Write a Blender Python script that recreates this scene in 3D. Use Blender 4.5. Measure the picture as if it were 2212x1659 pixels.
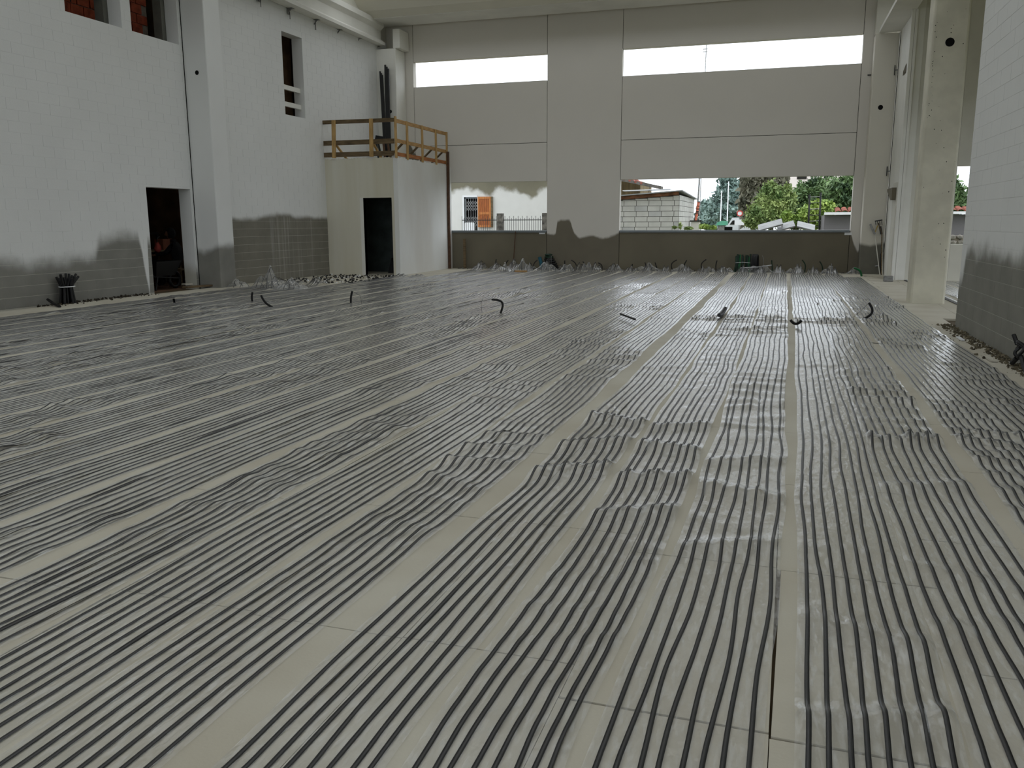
import bpy, bmesh, math, random
import numpy as np
from mathutils import Vector, Matrix

for o in list(bpy.data.objects): bpy.data.objects.remove(o)
sc = bpy.context.scene
C = sc.collection
R = math.radians
rnd = random.Random(7)

# ------------------------------------------------------------------ camera
F, W0, H0, EYE = 1830.4, 2212, 1659, 1.384
p_, y_, r_ = .188324, -.29705, -.003997
def Rz(a): return np.array([[math.cos(a), -math.sin(a), 0], [math.sin(a), math.cos(a), 0], [0, 0, 1]])
def Rx(a): return np.array([[1, 0, 0], [0, math.cos(a), -math.sin(a)], [0, math.sin(a), math.cos(a)]])
M3 = Rz(r_) @ Rx(p_) @ np.array([[1, 0, 0], [0, 0, -1], [0, 1, 0.]]) @ Rz(y_)
cam_d = bpy.data.cameras.new('camera'); cam = bpy.data.objects.new('camera', cam_d); C.objects.link(cam)
cam_d.sensor_width = 36; cam_d.lens = F / W0 * 36; cam_d.clip_end = 500; cam_d.clip_start = .02
rot = Matrix((M3[0], -M3[1], -M3[2])).transposed()
cam.matrix_world = Matrix.Translation((0, 0, EYE)) @ rot.to_4x4()
sc.camera = cam

def ray(px, py): return M3.T @ np.array([(px - W0/2)/F, (py - H0/2)/F, 1])
def on_z(px, py, z=0.): d = ray(px, py); t = (z-EYE)/d[2]; return Vector((d[0]*t, d[1]*t, z))
def on_y(px, py, Y): d = ray(px, py); t = Y/d[1]; return Vector((d[0]*t, Y, d[2]*t+EYE))
def on_x(px, py, X): d = ray(px, py); t = X/d[0]; return Vector((X, d[1]*t, d[2]*t+EYE))

# ------------------------------------------------------------------ world, exposure
w = bpy.data.worlds.new('overcast_sky'); sc.world = w; w.use_nodes = True
nt = w.node_tree; bg = nt.nodes['Background']
tc = nt.nodes.new('ShaderNodeTexCoord'); sx = nt.nodes.new('ShaderNodeSeparateXYZ')
cr = nt.nodes.new('ShaderNodeValToRGB'); nt.links.new(tc.outputs['Generated'], sx.inputs[0]); nt.links.new(sx.outputs[2], cr.inputs[0])
cr.color_ramp.elements[0].color = (.84, .91, 1, 1); cr.color_ramp.elements[1].color = (.93, .965, 1.0, 1)
cr.color_ramp.elements[1].position = .6
nt.links.new(cr.outputs[0], bg.inputs[0]); bg.inputs[1].default_value = 1.5
vs = sc.view_settings; vs.view_transform = 'Standard'; vs.look = 'None'; vs.exposure = 0.62; vs.gamma = 1; vs.use_curve_mapping = False
cy = sc.cycles; cy.max_bounces = 9; cy.diffuse_bounces = 6; cy.glossy_bounces = 3; cy.transmission_bounces = 3; cy.transparent_max_bounces = 12
cy.use_denoising = True; cy.caustics_reflective = False; cy.caustics_refractive = False; cy.sample_clamp_indirect = 6
def portal(name, loc, rotv, sx_, sy_):
    l = bpy.data.lights.new(name, 'AREA'); l.shape = 'RECTANGLE'; l.size = sx_; l.size_y = sy_; l.cycles.is_portal = True
    o = bpy.data.objects.new(name, l); C.objects.link(o); o.location = loc; o.rotation_euler = rotv
YB, XL, XLF, XR = 24.9, -12.11, -11.69, 2.37       # back wall, left wall near, left wall far, right block wall
SKY_Y = [24.15 - 5.0*k - 2.5 for k in range(7)]; SKY_W = 1.1
portal('slot_portal', (-8.6, YB+.2, 5.8), (R(-90), 0, 0), 4.3, .8)
portal('slot_portal', (-1.2, YB+.2, 5.8), (R(-90), 0, 0), 6.4, .8)
portal('opening_portal', (-8.6, YB+.2, 1.86), (R(-90), 0, 0), 4.3, 1.5)
portal('opening_portal', (-1.2, YB+.2, 1.86), (R(-90), 0, 0), 6.4, 1.5)
portal('side_portal', (8.1, 15, 2), (0, R(90), 0), 3.8, 11.5)
portal('rear_opening_portal', (-4.9, -9.2, 3.5), (R(90), 0, 0), 13.4, 7.0)
for yy in SKY_Y: portal('roof_portal', (-4.8, yy, 8.25), (0, 0, 0), 14.5, SKY_W)

# ------------------------------------------------------------------ materials
MATS = {}
def new_mat(name):
    m = bpy.data.materials.new(name); m.use_nodes = True; MATS[name] = m
    return m, m.node_tree, m.node_tree.nodes['Principled BSDF']
def N(nt, t, **kw):
    n = nt.nodes.new(t)
    for k, v in kw.items(): setattr(n, k, v)
    return n
def lin(c): return tuple((x/12.92 if x <= .04045 else ((x+.055)/1.055)**2.4) for x in [v/255 for v in c]) + (1,)
def math_(nt, op, a, b=None, clamp=False):
    n = nt.nodes.new('ShaderNodeMath'); n.operation = op; n.use_clamp = clamp
    for i, v in enumerate((a, b)):
        if v is None: continue
        if isinstance(v, (int, float)): n.inputs[i].default_value = v
        else: nt.links.new(v, n.inputs[i])
    return n.outputs[0]
def noise(nt, vec, scale, detail=3, sc3=(1, 1, 1)):
    mp = N(nt, 'ShaderNodeMapping'); mp.inputs['Scale'].default_value = sc3; nt.links.new(vec, mp.inputs[0])
    n = N(nt, 'ShaderNodeTexNoise'); n.inputs['Scale'].default_value = scale; n.inputs['Detail'].default_value = detail
    nt.links.new(mp.outputs[0], n.inputs['Vector']); return n.outputs['Fac']
def mixc(nt, f, a, b):
    m = N(nt, 'ShaderNodeMix', data_type='RGBA')
    if isinstance(f, (int, float)): m.inputs[0].default_value = f
    else: nt.links.new(f, m.inputs[0])
    for i, v in ((6, a), (7, b)):
        if isinstance(v, tuple): m.inputs[i].default_value = v
        else: nt.links.new(v, m.inputs[i])
    return m.outputs[2]
def mat(name, col, rough=.8, var=.12, vs=2.5, bump=.15, bs=40, spec=.3, metal=0, s3=(1, 1, 1), col2=None, dist=.004):
    """plain surface: colour with soft procedural variation and a fine relief"""
    m, t, b = new_mat(name)
    g = N(t, 'ShaderNodeNewGeometry').outputs['Position']
    c = lin(col); f = noise(t, g, vs, 4, s3)
    f = math_(t, 'SMOOTHSTEP', f, None) if False else f
    d = lin(col2) if col2 else tuple(x*(1-2*var) for x in c[:3]) + (1,)
    rp = N(t, 'ShaderNodeMapRange'); rp.inputs[1].default_value = .35; rp.inputs[2].default_value = .65; t.links.new(f, rp.inputs[0])
    t.links.new(mixc(t, rp.outputs[0], d, c), b.inputs['Base Color'])
    b.inputs['Roughness'].default_value = rough; b.inputs['Specular IOR Level'].default_value = spec; b.inputs['Metallic'].default_value = metal
    if bump:
        bn = N(t, 'ShaderNodeBump'); bn.inputs['Strength'].default_value = bump; bn.inputs['Distance'].default_value = dist
        t.links.new(noise(t, g, bs, 3, s3), bn.inputs['Height']); t.links.new(bn.outputs[0], b.inputs['Normal'])
    return m
def painted(name, axis, stops, white=(226, 227, 225), raw=(132, 131, 124), soft=.10, wob=.16, streak=None, rawvar=.2, wvar=.05, patches=()):
    """bare masonry below, sprayed white above; the edge of the paint follows the stops (coordinate along the wall, height)"""
    m, t, b = new_mat(name)
    g = N(t, 'ShaderNodeNewGeometry').outputs['Position']
    s = N(t, 'ShaderNodeSeparateXYZ'); t.links.new(g, s.inputs[0])
    stops = sorted(stops); a0, a1 = stops[0][0], stops[-1][0]
    mr = N(t, 'ShaderNodeMapRange'); mr.inputs[1].default_value = a0; mr.inputs[2].default_value = a1; t.links.new(s.outputs[axis], mr.inputs[0])
    cr = N(t, 'ShaderNodeValToRGB'); t.links.new(mr.outputs[0], cr.inputs[0]); e = cr.color_ramp.elements
    while len(e) < len(stops): e.new(.5)
    for i, (a, h) in enumerate(stops):
        e[i].position = (a-a0)/(a1-a0); v = max(0, (h+1)/6); e[i].color = (v, v, v, 1)
    hh = math_(t, 'SUBTRACT', math_(t, 'MULTIPLY', cr.outputs[0], 6.), 1.)
    nz = math_(t, 'MULTIPLY', math_(t, 'SUBTRACT', noise(t, g, 2.2, 4), .5), wob*2)
    d = math_(t, 'SUBTRACT', math_(t, 'ADD', s.outputs[2], nz), hh)
    fr = N(t, 'ShaderNodeMapRange', interpolation_type='SMOOTHSTEP'); fr.inputs[1].default_value = -soft; fr.inputs[2].default_value = soft; t.links.new(d, fr.inputs[0])
    fac = fr.outputs[0]
    if streak:       # white runs down the bare part between two coordinates
        y0, y1, low = streak
        band = math_(t, 'MULTIPLY', math_(t, 'GREATER_THAN', s.outputs[axis], y0), math_(t, 'LESS_THAN', s.outputs[axis], y1))
        sc3 = [6, 6, .15]
        st = N(t, 'ShaderNodeMapRange'); st.inputs[1].default_value = .52; st.inputs[2].default_value = .72
        t.links.new(noise(t, g, 2.5, 4, tuple(sc3)), st.inputs[0])
        sf = math_(t, 'MULTIPLY', math_(t, 'MULTIPLY', st.outputs[0], band), .18)
        fac = math_(t, 'MAXIMUM', fac, sf)
    wn = lin(white); rw = lin(raw)
    wcol = mixc(t, noise(t, g, 1.1, 5), tuple(x*(1-wvar*2) for x in wn[:3])+(1,), wn)
    rn = noise(t, g, 2.8, 5)
    rcol = mixc(t, rn, tuple(x*(1-rawvar*1.6) for x in rw[:3])+(1,), tuple(min(1, x*(1+rawvar)) for x in rw[:3])+(1,))
    t.links.new(mixc(t, fac, rcol, wcol), b.inputs['Base Color'])
    b.inputs['Roughness'].default_value = .85; b.inputs['Specular IOR Level'].default_value = .25
    bn = N(t, 'ShaderNodeBump'); bn.inputs['Strength'].default_value = .3; bn.inputs['Distance'].default_value = .004
    t.links.new(noise(t, g, 60, 3), bn.inputs['Height']); t.links.new(bn.outputs[0], b.inputs['Normal'])
    return m

# ------------------------------------------------------------------ mesh helpers
class MB:
    def __init__(s): s.v = []; s.f = []
    def add(s, vs_, fs):
        k = len(s.v); s.v += [tuple(v) for v in vs_]; s.f += [tuple(i+k for i in f) for f in fs]; return s
    def box(s, a, b, mx=None):
        x0, y0, z0 = a; x1, y1, z1 = b
        vs_ = [Vector(q) for q in ((x0,y0,z0),(x1,y0,z0),(x1,y1,z0),(x0,y1,z0),(x0,y0,z1),(x1,y0,z1),(x1,y1,z1),(x0,y1,z1))]
        if mx is not None: vs_ = [mx @ v for v in vs_]
        return s.add(vs_, [(0,3,2,1),(4,5,6,7),(0,1,5,4),(1,2,6,5),(2,3,7,6),(3,0,4,7)])
    def bar(s, p, q, w_, h_, up=(0, 0, 1)):
        """rectangular bar from p to q, width w_, height h_ (along up)"""
        p = Vector(p); q = Vector(q); d = (q-p); L = d.length; d.normalize()
        up = Vector(up); sd = d.cross(up)
        if sd.length < 1e-4: sd = d.cross(Vector((0, 1, 0)))
        sd.normalize(); u = sd.cross(d)
        mx = Matrix((sd, d, u)).transposed().to_4x4(); mx.translation = p
        return s.box((-w_/2, 0, -h_/2), (w_/2, L, h_/2), mx)
    def tube(s, pts, r, n=8, cap=True, ribs=0):
        pts = [Vector(p) for p in pts]; k = len(s.v); rs = r if isinstance(r, (list, tuple)) else [r]*len(pts)
        prev = None
        for i, p in enumerate(pts):
            d = (pts[min(i+1, len(pts)-1)] - pts[max(i-1, 0)])
            if d.length < 1e-9: d = Vector((0, 0, 1))
            d.normalize()
            a = prev if prev is not None else (Vector((0, 0, 1)) if abs(d.z) < .9 else Vector((1, 0, 0)))
            u = (a - d*a.dot(d)); u.normalize(); prev = u; v = d.cross(u)
            for j in range(n):
                t = 2*math.pi*j/n; s.v.append(tuple(p + (u*math.cos(t) + v*math.sin(t))*rs[i]))
        for i in range(len(pts)-1):
            for j in range(n):
                a = k+i*n+j; b = k+i*n+(j+1) % n; s.f.append((a, b, b+n, a+n))
        if cap:
            s.f.append(tuple(k+j for j in range(n))[::-1]); s.f.append(tuple(k+(len(pts)-1)*n+j for j in range(n)))
        return s
    def prism(s, poly, a, b, axis=0):
        """extrude a 2-D outline (list of (u, v)) along an axis from a to b"""
        n = len(poly)
        def P(u, v, t): return {0: (t, u, v), 1: (u, t, v), 2: (u, v, t)}[axis]
        vs_ = [P(u, v, a) for u, v in poly] + [P(u, v, b) for u, v in poly]
        return s.add(vs_, [tuple(range(n))[::-1], tuple(range(n, 2*n))] + [(i, (i+1) % n, (i+1) % n+n, i+n) for i in range(n)])
    def mesh(s, name, m=None, smooth=False):
        me = bpy.data.meshes.new(name); me.from_pydata(s.v, [], s.f)
        if m is not None: me.materials.append(m)
        if smooth: me.polygons.foreach_set('use_smooth', [True]*len(me.polygons))
        if len(s.f) < 20000:
            b = bmesh.new(); b.from_mesh(me); bmesh.ops.recalc_face_normals(b, faces=b.faces); b.to_mesh(me); b.free()
        return me
    def build(s, name, m=None, parent=None, smooth=False, **kw):
        return link(name, s.mesh(name, m, smooth), parent, **kw)
def link(name, data, parent=None, loc=None, bevel=0, **kw):
    o = bpy.data.objects.new(name, data); C.objects.link(o)
    if parent is not None: o.parent = parent
    if loc is not None: o.location = loc
    for k, v in kw.items(): o[k] = v
    if bevel:
        b = o.modifiers.new('bevel', 'BEVEL'); b.width = bevel; b.segments = 2; b.limit_method = 'ANGLE'
    return o
def thing(name, label, cat, group=None, loc=(0, 0, 0), rz=0):
    o = bpy.data.objects.new(name, None); C.objects.link(o); o.location = loc; o.rotation_euler.z = rz; o.empty_display_size = .1
    o['label'] = label; o['category'] = cat
    if group: o['group'] = group
    return o
def tag(o, label, cat, group=None):
    o['label'] = label; o['category'] = cat
    if group: o['group'] = group
    return o
def struct(name, mb, m, parent=None, **kw):
    o = mb.build(name, m, parent, **kw)
    if parent is None: o['kind'] = 'structure'
    return o
def sempty(name):
    o = bpy.data.objects.new(name, None); C.objects.link(o); o['kind'] = 'structure'; return o

# ------------------------------------------------------------------ colours
def px_stops_x(pts, X): return [(on_x(a, b, X).y, on_x(a, b, X).z) for a, b in pts]
def px_stops_y(pts, Y): return [(on_y(a, b, Y).x, on_y(a, b, Y).z) for a, b in pts]
m_left = painted('sprayed_block_left', 1, [(5, .7)] + px_stops_x([(0,565),(35,566),(60,574),(110,566),(150,560),(205,552),(214,520),(240,510),(300,510),(316,514),(321,590),(325,640)], XL) + [(18, -.5)], soft=.17, wob=.16)
m_farleft = painted('sprayed_block_far', 1, px_stops_x([(504,468),(540,474),(560,470),(600,462),(640,468),(690,470)], XLF), soft=.08, wob=.08, raw=(122,119,108), streak=(18.3, 20.2, 0))
m_right = painted('sprayed_block_right', 1, [(3, 1.1)] + px_stops_x([(2212,545),(2195,552),(2165,548),(2140,540),(2110,538),(2088,548),(2080,590),(2066,620)], XR), soft=.14, wob=.2, white=(226,227,224), raw=(132,131,122))
def mortar_of(m, name, raw):
    c = m.copy(); c.name = name
    for n_ in c.node_tree.nodes:
        if n_.bl_idname == 'ShaderNodeMix' and not n_.inputs[6].is_linked and not n_.inputs[7].is_linked:
            v = n_.inputs[7].default_value
            if v[0] < .45:
                for q_, f_ in ((6, .9), (7, 1.05)): n_.inputs[q_].default_value = tuple(x*f_ for x in lin(raw)[:3])+(1,)
    return c
m_left_j = mortar_of(m_left, 'mortar_left', (182, 180, 168)); m_far_j = mortar_of(m_farleft, 'mortar_far', (176, 174, 162)); m_right_j = mortar_of(m_right, 'mortar_right', (172, 171, 160))
m_colA = painted('sprayed_column_left', 0, [(-12.3, .9)] + px_stops_y([(440,546),(480,527)], 16.0), soft=.1, wob=.1)
m_back = painted('sprayed_concrete_back', 0, px_stops_y([(880,300),(990,500),(1180,505),(1200,506),(1203,478),(1212,474),(1232,475),(1238,500),(1250,514),(1280,510),(1300,514),(1330,508),(1342,500),(1838,500),(1842,522),(1852,540)], YB), white=(216,212,204), raw=(116,110,96), soft=.05, wob=.10, rawvar=.08, wvar=.03)
m_pil = painted('sprayed_pilaster', 0, px_stops_y([(1856,525),(1880,530),(1906,524)], 24.45), white=(216,212,200), raw=(114,112,102), soft=.06, wob=.06)
m_conc = mat('pale_concrete', (212, 210, 199), .85, .06, 1.2)
m_conc_w = mat('white_concrete', (228, 227, 220), .85, .05, 1.2)
m_pillar = mat('bare_pillar_concrete', (212, 208, 190), .8, .08, 3, bump=.3, bs=18)
m_roof = mat('roof_concrete', (224, 221, 208), .85, .05, .6)
m_parapet = mat('bare_parapet_concrete', (116, 110, 94), .85, .07, .9)
m_plaster = mat('box_plaster', (224, 225, 222), .85, .10, .8, bump=.03, bs=9, s3=(1.1, 1.1, .5), col2=(212, 210, 204))
m_plaster_y = mat('box_plaster_stained', (216, 214, 202), .85, .10, .9, bump=.03, bs=9, s3=(1.6, 1.6, .10), col2=(196, 190, 166))
m_dark = mat('dark_void', (38, 36, 32), .9, .2, 2)
m_black = mat('black_plastic', (16, 16, 17), .5, .1, 8, spec=.4)
m_blackm = mat('black_metal', (22, 22, 23), .5, .1, 8, spec=.5)
m_hole = mat('hole_dark', (6, 6, 6), .95, .1, 8, bump=0)
m_wood = mat('fresh_timber', (196, 160, 104), .7, .18, 6, bump=.2, bs=20, s3=(4, 4, .6))
m_woodh = mat('fresh_timber_rail', (190, 150, 98), .7, .18, 6, bump=.2, bs=20, s3=(.8, .8, 6))
m_woodd = mat('weathered_timber', (118, 100, 74), .8, .25, 5, bump=.2, bs=20, s3=(.8, .8, 6))
m_woodr = mat('reddish_timber', (178, 116, 70), .8, .2, 5, bump=.2, bs=20, s3=(.8, .8, 6))
m_rust = mat('rusty_brown_steel', (92, 66, 48), .7, .2, 10)
m_board = mat('insulation_board', (192, 188, 174), .75, .05, 1.3, bump=.12, bs=90, col2=(180, 174, 158))
m_slab = mat('concrete_slab', (96, 82, 60), .9, .2, 3)
m_sill = mat('grey_metal_coping', (118, 124, 126), .45, .06, 5, metal=.5)
m_brick = mat('red_hollow_brick', (172, 84, 56), .85, .25, 7, bump=.4, bs=50)
m_mortar = mat('mortar', (150, 142, 128), .9, .15, 10, bump=.4, bs=60)
m_white = mat('white_plastic', (232, 234, 236), .5, .03, 5, bump=0)
m_green = mat('green_plastic', (28, 112, 62), .5, .2, 12, spec=.4)
m_dgreen = mat('dark_green_plastic', (14, 52, 34), .5, .3, 12, spec=.4)
m_teal = mat('teal_plastic', (24, 92, 110), .5, .2, 12, spec=.4)
m_steel = mat('worn_steel', (150, 150, 148), .4, .2, 12, metal=.7)

# ------------------------------------------------------------------ shell: openings helper
def panel_box(a, b): return MB().box(a, b)

# back wall: precast panels, each a part; slots and lower openings are left open
T = .22
XA, XB, XC, XD = -10.70, -6.52, -4.335, 1.94
ZS0, ZS1, ZJ, ZO1, ZO0, ZT = 5.43, 6.15, 3.685, 2.58, 1.15, 8.35
wb = sempty('wall_back')
g_ = .006
def bpanel(x0, x1, z0, z1, m=m_back, name='concrete_panel', gz=True):
    o = MB().box((x0+g_, YB, z0+(g_ if gz else 0)), (x1-g_, YB+T, z1-(g_ if gz else 0))).build(name, m, wb, bevel=.006); return o
bpanel(-12.3, XA, -.05, ZT)
for x0, x1 in ((XA, XB), (XC, XD)):
    bpanel(x0, x1, -.05, ZO0-.06, m_parapet, 'parapet_panel')
    bpanel(x0, x1, ZO1, ZJ); bpanel(x0, x1, ZJ, ZS0, gz=True); bpanel(x0, x1, ZS1, ZT)
    MB().box((x0+.012, YB-.03, ZO0-.066), (x1-.012, YB+T+.03, ZO0)).build('sill_coping', m_sill, wb, bevel=.004)
    MB().box((x0+.01, YB+.03, ZJ-.02), (x1-.01, YB+T-.05, ZJ+.02)).build('joint_seal', m_dark, wb)
bpanel(XB, XC, -.05, ZT); bpanel(XD, 2.9, -.05, ZT)
for x in (XA, XB, XC, XD):
    for z0, z1 in ((-.05, ZO0-.066), (ZO1, ZS0), (ZS1, ZT)):
        MB().box((x-.02, YB+.03, z0+.01), (x+.02, YB+T-.05, z1-.01)).build('joint_seal', m_dark, wb)
for (px, py) in ((1171, 503), (1832, 505)):
    p = on_y(px, py, YB); tag(MB().box((p.x-.09, YB-.003, p.z-.035), (p.x+.09, YB, p.z+.035)).build('paper_sticker', m_white), 'small white paper sticker under the ' + ('left' if px < 1500 else 'right') + ' sill of the back wall', 'sticker')

# slots: thin metal drip line under the slot head
# floor slab
struct('floor', MB().box((-12.6, -10, -.34), (8.3, 25.2, -.032)), m_slab)
fl = bpy.data.objects['floor']
# insulation boards, staggered in columns 0.6 wide
BW, BL = .60, 1.195
cells = []
c0 = .055
for ci in range(-21, 13):
    x0 = c0 + ci*BW
    off = {0: 2.20, -1: 2.23, -2: 2.44}.get(ci, 2.44 + (.0 if ci % 2 else .02) + rnd.uniform(-.02, .02) if ci < 0 else 2.2+.53*(ci % 2))
    for k in range(-4, 20):
        y0 = off + (k)*BL
        if y0 + BL < -2 or y0 > 24.9: continue
        y1 = min(y0+BL, 24.88)
        xa, xb = max(x0, -12.08), x0+BW
        if ci < 4 and xb > 2.18 and y0 < 12.4: xb = 2.18 if y0 > 0 else 2.3
        if xb - xa < .1: continue
        if ci >= 4 and y1 < 12.6: continue
        if xa > 2.7 and y0 > 22.0: continue
        if xa > 4.7: continue
        cells.append((xa, xb, y0, y1))
def bdist(c):
    x, y = (c[0]+c[1])/2, (c[2]+c[3])/2
    vis = abs(math.atan2(x, max(y, .01)) + .297) < .56 and y > 1.0
    return (0 if vis else 100) + math.hypot(x, y)
cells.sort(key=bdist)
full = {}
rest = MB()
def gdrift(y): return float(np.interp(y, [0, 2, 4.2, 8.3, 15, 24, 30], [-.03, 0, .065, .14, .23, .32, .36]))
for i, (xa, xb, y0, y1) in enumerate(cells):
    gx = rnd.choice([.0012, .0015, .002, .003]); gy = rnd.choice([.001, .0015, .002, .005])
    if abs(y0 - 2.44) < .05 or abs(y1 - 2.44) < .05: gy = .003
    if abs(y1 - 2.22) < .04 or abs(y0 - 2.22) < .04: gy = .0055
    dz = rnd.uniform(-.0015, .0); sh = .018*((y0+y1)/2-2.2)
    k = (round(xb-xa, 3), round(y1-y0, 3), gx, gy)
    if i < 300:
        if k not in full:
            hx, hy = (xb-xa)/2-gx, (y1-y0)/2-gy
            mbx = MB().box((-hx, -hy, -.032), (hx, hy, 0)); full[k] = mbx.mesh('insulation_board', m_board)
        o = link('insulation_board', full[k], fl, ((xa+xb)/2+sh, (y0+y1)/2, dz))
        o.rotation_euler.z = -.018 + rnd.uniform(-.0006, .0006)
        if abs(xa-c0) < .01 and y0 < 2.5 and y1 > 2.9: o.rotation_euler.z -= .010; o.location.x += .009
    else:
        rest.box((xa+gx+sh, y0+gy, -.032), (xb-gx+sh, y1-gy, dz))
rest.build('insulation_boards_beyond', m_board, fl, kind='stuff')

# ------------------------------------------------------------------ masonry walls, block by block
def block_wall(name, X, y0, y1, z1, depth, face, m, openings=(), bl=.45, bh=.18, nparts=300, focus=None, backing=None, part_name='concrete_block', yj0=0):
    """wall in a plane x = X facing +x (face=1) or -x (face=-1): recessed mortar core, blocks proud of it"""
    root = sempty(name); e = .0018
    core = MB(); xs = sorted({y0, y1, *[v for o in openings for v in o[:2]]})
    for a, b in zip(xs, xs[1:]):
        spans = [(-.05, z1)]
        for oy0, oy1, oz0, oz1 in openings:
            if oy0 < b-1e-6 and oy1 > a+1e-6:
                ns = []
                for s0, s1 in spans:
                    if oz0 > s0: ns.append((s0, min(s1, oz0)))
                    if oz1 < s1: ns.append((max(s0, oz1), s1))
                spans = ns
        for s0, s1 in spans: core.box((min(X-face*e, X-face*depth), a, s0), (max(X-face*e, X-face*depth), b, s1))
    core.build('mortar_core', backing or m, root)
    rects = []
    nr = int(z1/bh)
    for r in range(nr):
        za, zb = r*bh, (r+1)*bh
        y = y0 - (bl/2 if r % 2 else 0) + yj0
        while y < y1:
            a, b = max(y, y0), min(y+bl, y1)
            segs = [(a, b)]
            for oy0, oy1, oz0, oz1 in openings:
                if oz0 < zb-.02 and oz1 > za+.02:
                    ns = []
                    for s0, s1 in segs:
                        if oy0 > s0: ns.append((s0, min(s1, oy0)))
                        if oy1 < s1: ns.append((max(s0, oy1), s1))
                    segs = [s for s in ns if s[1]-s[0] > .03]
            for s0, s1 in segs:
                if s1-s0 > .04: rects.append((s0, s1, za, zb))
            y += bl
    fc = focus or (lambda r: r[0])
    rects.sort(key=fc); cache = {}; rs = MB(); j = .0022; jv = .0007
    for i, (a, b, za, zb) in enumerate(rects):
        pr = rnd.choice([0, .0004, .0008])
        if i < nparts:
            k = (round(b-a, 3), pr)
            if k not in cache:
                h = (b-a)/2-jv; q = bh/2-j; mb = MB()
                x0_, x1_ = sorted((-face*.01, face*pr)); c = .0015
                # chamfered front
                f0 = face*(pr-c) if False else face*(pr)
                mb.add([(-face*.01,-h,-q),(-face*.01,h,-q),(-face*.01,h,q),(-face*.01,-h,q),(f0,-h+c,-q+c),(f0,h-c,-q+c),(f0,h-c,q-c),(f0,-h+c,q-c)],
                       [(4,5,6,7),(0,1,5,4),(1,2,6,5),(2,3,7,6),(3,0,4,7)])
                cache[k] = mb.mesh(part_name, m)
            link(part_name, cache[k], root, (X, (a+b)/2, (za+zb)/2))
        else:
            f = X+face*pr; bk = X-face*.01; a_, b_, c_, d_ = a+j, b-j, za+j, zb-j; c = .0015
            rs.add([(bk,a_,c_),(bk,b_,c_),(bk,b_,d_),(bk,a_,d_),(f,a_+c,c_+c),(f,b_-c,c_+c),(f,b_-c,d_-c),(f,a_+c,d_-c)], [(4,5,6,7),(0,1,5,4),(1,2,6,5),(2,3,7,6),(3,0,4,7)])
    if rs.v: rs.build('concrete_blocks_beyond', m, root, kind='stuff')
    return root
inL = lambda r: (abs(r[0]-13.3) > 3.2, r[0])
wl = block_wall('wall_left', XL, 9.6, 16.0, 7.0, .30, 1, m_left,
    openings=[(12.86, 14.24, 5.06, 6.6), (14.50, 15.89, 5.06, 6.6), (14.53, 15.90, -.05, 2.117)], backing=m_left_j, nparts=300, focus=lambda r: (0 if r[0] > 10.6 and r[2] < 5.6 else 1, r[2] > 4.2, math.hypot(12, r[0])))
MB().box((XL-.3, -10, -.05), (XL, 9.6, 7.0)).build('near_wall_run', m_left, wl)
MB().box((XL-.28, 9.6, 7.0), (XL, 16.0, 8.35)).build('upper_wall_run', m_conc, wl)
# far part of the left wall
so = [on_x(608.6, 66.5, XLF), on_x(651, 82, XLF), on_x(660, 256, XLF), on_x(618.7, 247, XLF)]
oy0, oy1, oz0, oz1 = (so[0].y+so[3].y)/2, (so[1].y+so[2].y)/2, (so[2].z+so[3].z)/2, (so[0].z+so[1].z)/2
wf = block_wall('wall_left_far', XLF, 16.5, YB, 6.75, .30, 1, m_farleft, openings=[(oy0, oy1, oz0, oz1)], backing=m_far_j, nparts=300, focus=lambda r: (r[2] > 2.6, r[2] > 4, math.hypot(12, r[0])))
MB().box((XLF-.28, 16.5, 6.75), (XLF, YB+.2, 8.35)).build('upper_wall_run', m_conc, wf)
wf.location = Matrix.Rotation(-.026, 4, 'Z') @ Vector((-XLF, -20, 0)) + Vector((XLF, 20, 0)); wf.rotation_euler.z = -.026
MB().box((XL-.01, 15.975, -.03), (XL+.004, 15.998, 6.9)).build('dark_joint', m_hole, wl)
wr = block_wall('wall_right', XR, 8.6, 12.52, 7.0, .30, -1, m_right, backing=m_right_j, nparts=300, focus=lambda r: math.hypot(r[2]*.7, 12.5-r[0]))
MB().box((XR, -10, -.05), (XR+.3, 8.6, 7.0)).build('near_wall_run', m_right, wr)
MB().box((XR+.01, -10, 7.0), (XR+.3, 12.52, 8.35)).build('upper_wall_run', m_conc, wr)
# rear wall behind the camera; wide unseen opening added to light the hall
rw = MB().box((-12.4, -9.3, -.05), (-11.6, -9.0, 8.35)).box((1.8, -9.3, -.05), (XR+.3, -9.0, 8.35)).box((-11.6, -9.3, 7.0), (1.8, -9.0, 8.35))
struct('wall_rear', rw, m_conc)
# right bay: end wall towards the back (with opening), inner side panels, outer side wall
YW = 22.13; ox0, oz_0, oz_1 = 3.93, .845, 2.62
wbay = sempty('wall_bay_end')
for a, b in (((2.77, YW, -.05), (ox0, YW+.25, 8.35)), ((ox0, YW, -.05), (7.0, YW+.25, oz_0)), ((ox0, YW, oz_1), (7.0, YW+.25, 8.35)), ((7.0, YW, -.05), (8.2, YW+.25, 8.35))):
    MB().box(a, b).build('concrete_panel', m_conc, wbay, bevel=.006)
wa = sempty('wall_bay_side')
MB().box((2.775, 22.11, -.05), (3.0, 24.40, 8.35)).build('concrete_panel', m_conc_w, wa, bevel=.006)
MB().box((2.70, 22.02, -.05), (2.775, 22.10, 6.06)).build('edge_strip', m_conc_w, wa, bevel=.006)
MB().box((2.78, 22.02, -.05), (2.84, 22.12, 6.06)).build('edge_strip', m_conc_w, wa, bevel=.006)
MB().box((2.765, 24.405, .0), (2.79, 24.445, 6.05)).build('dark_joint', m_hole, wa)
MB().box((2.745, 22.6, .05), (2.775, 23.3, 2.3)).build('flush_panel', m_conc, wa)
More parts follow.
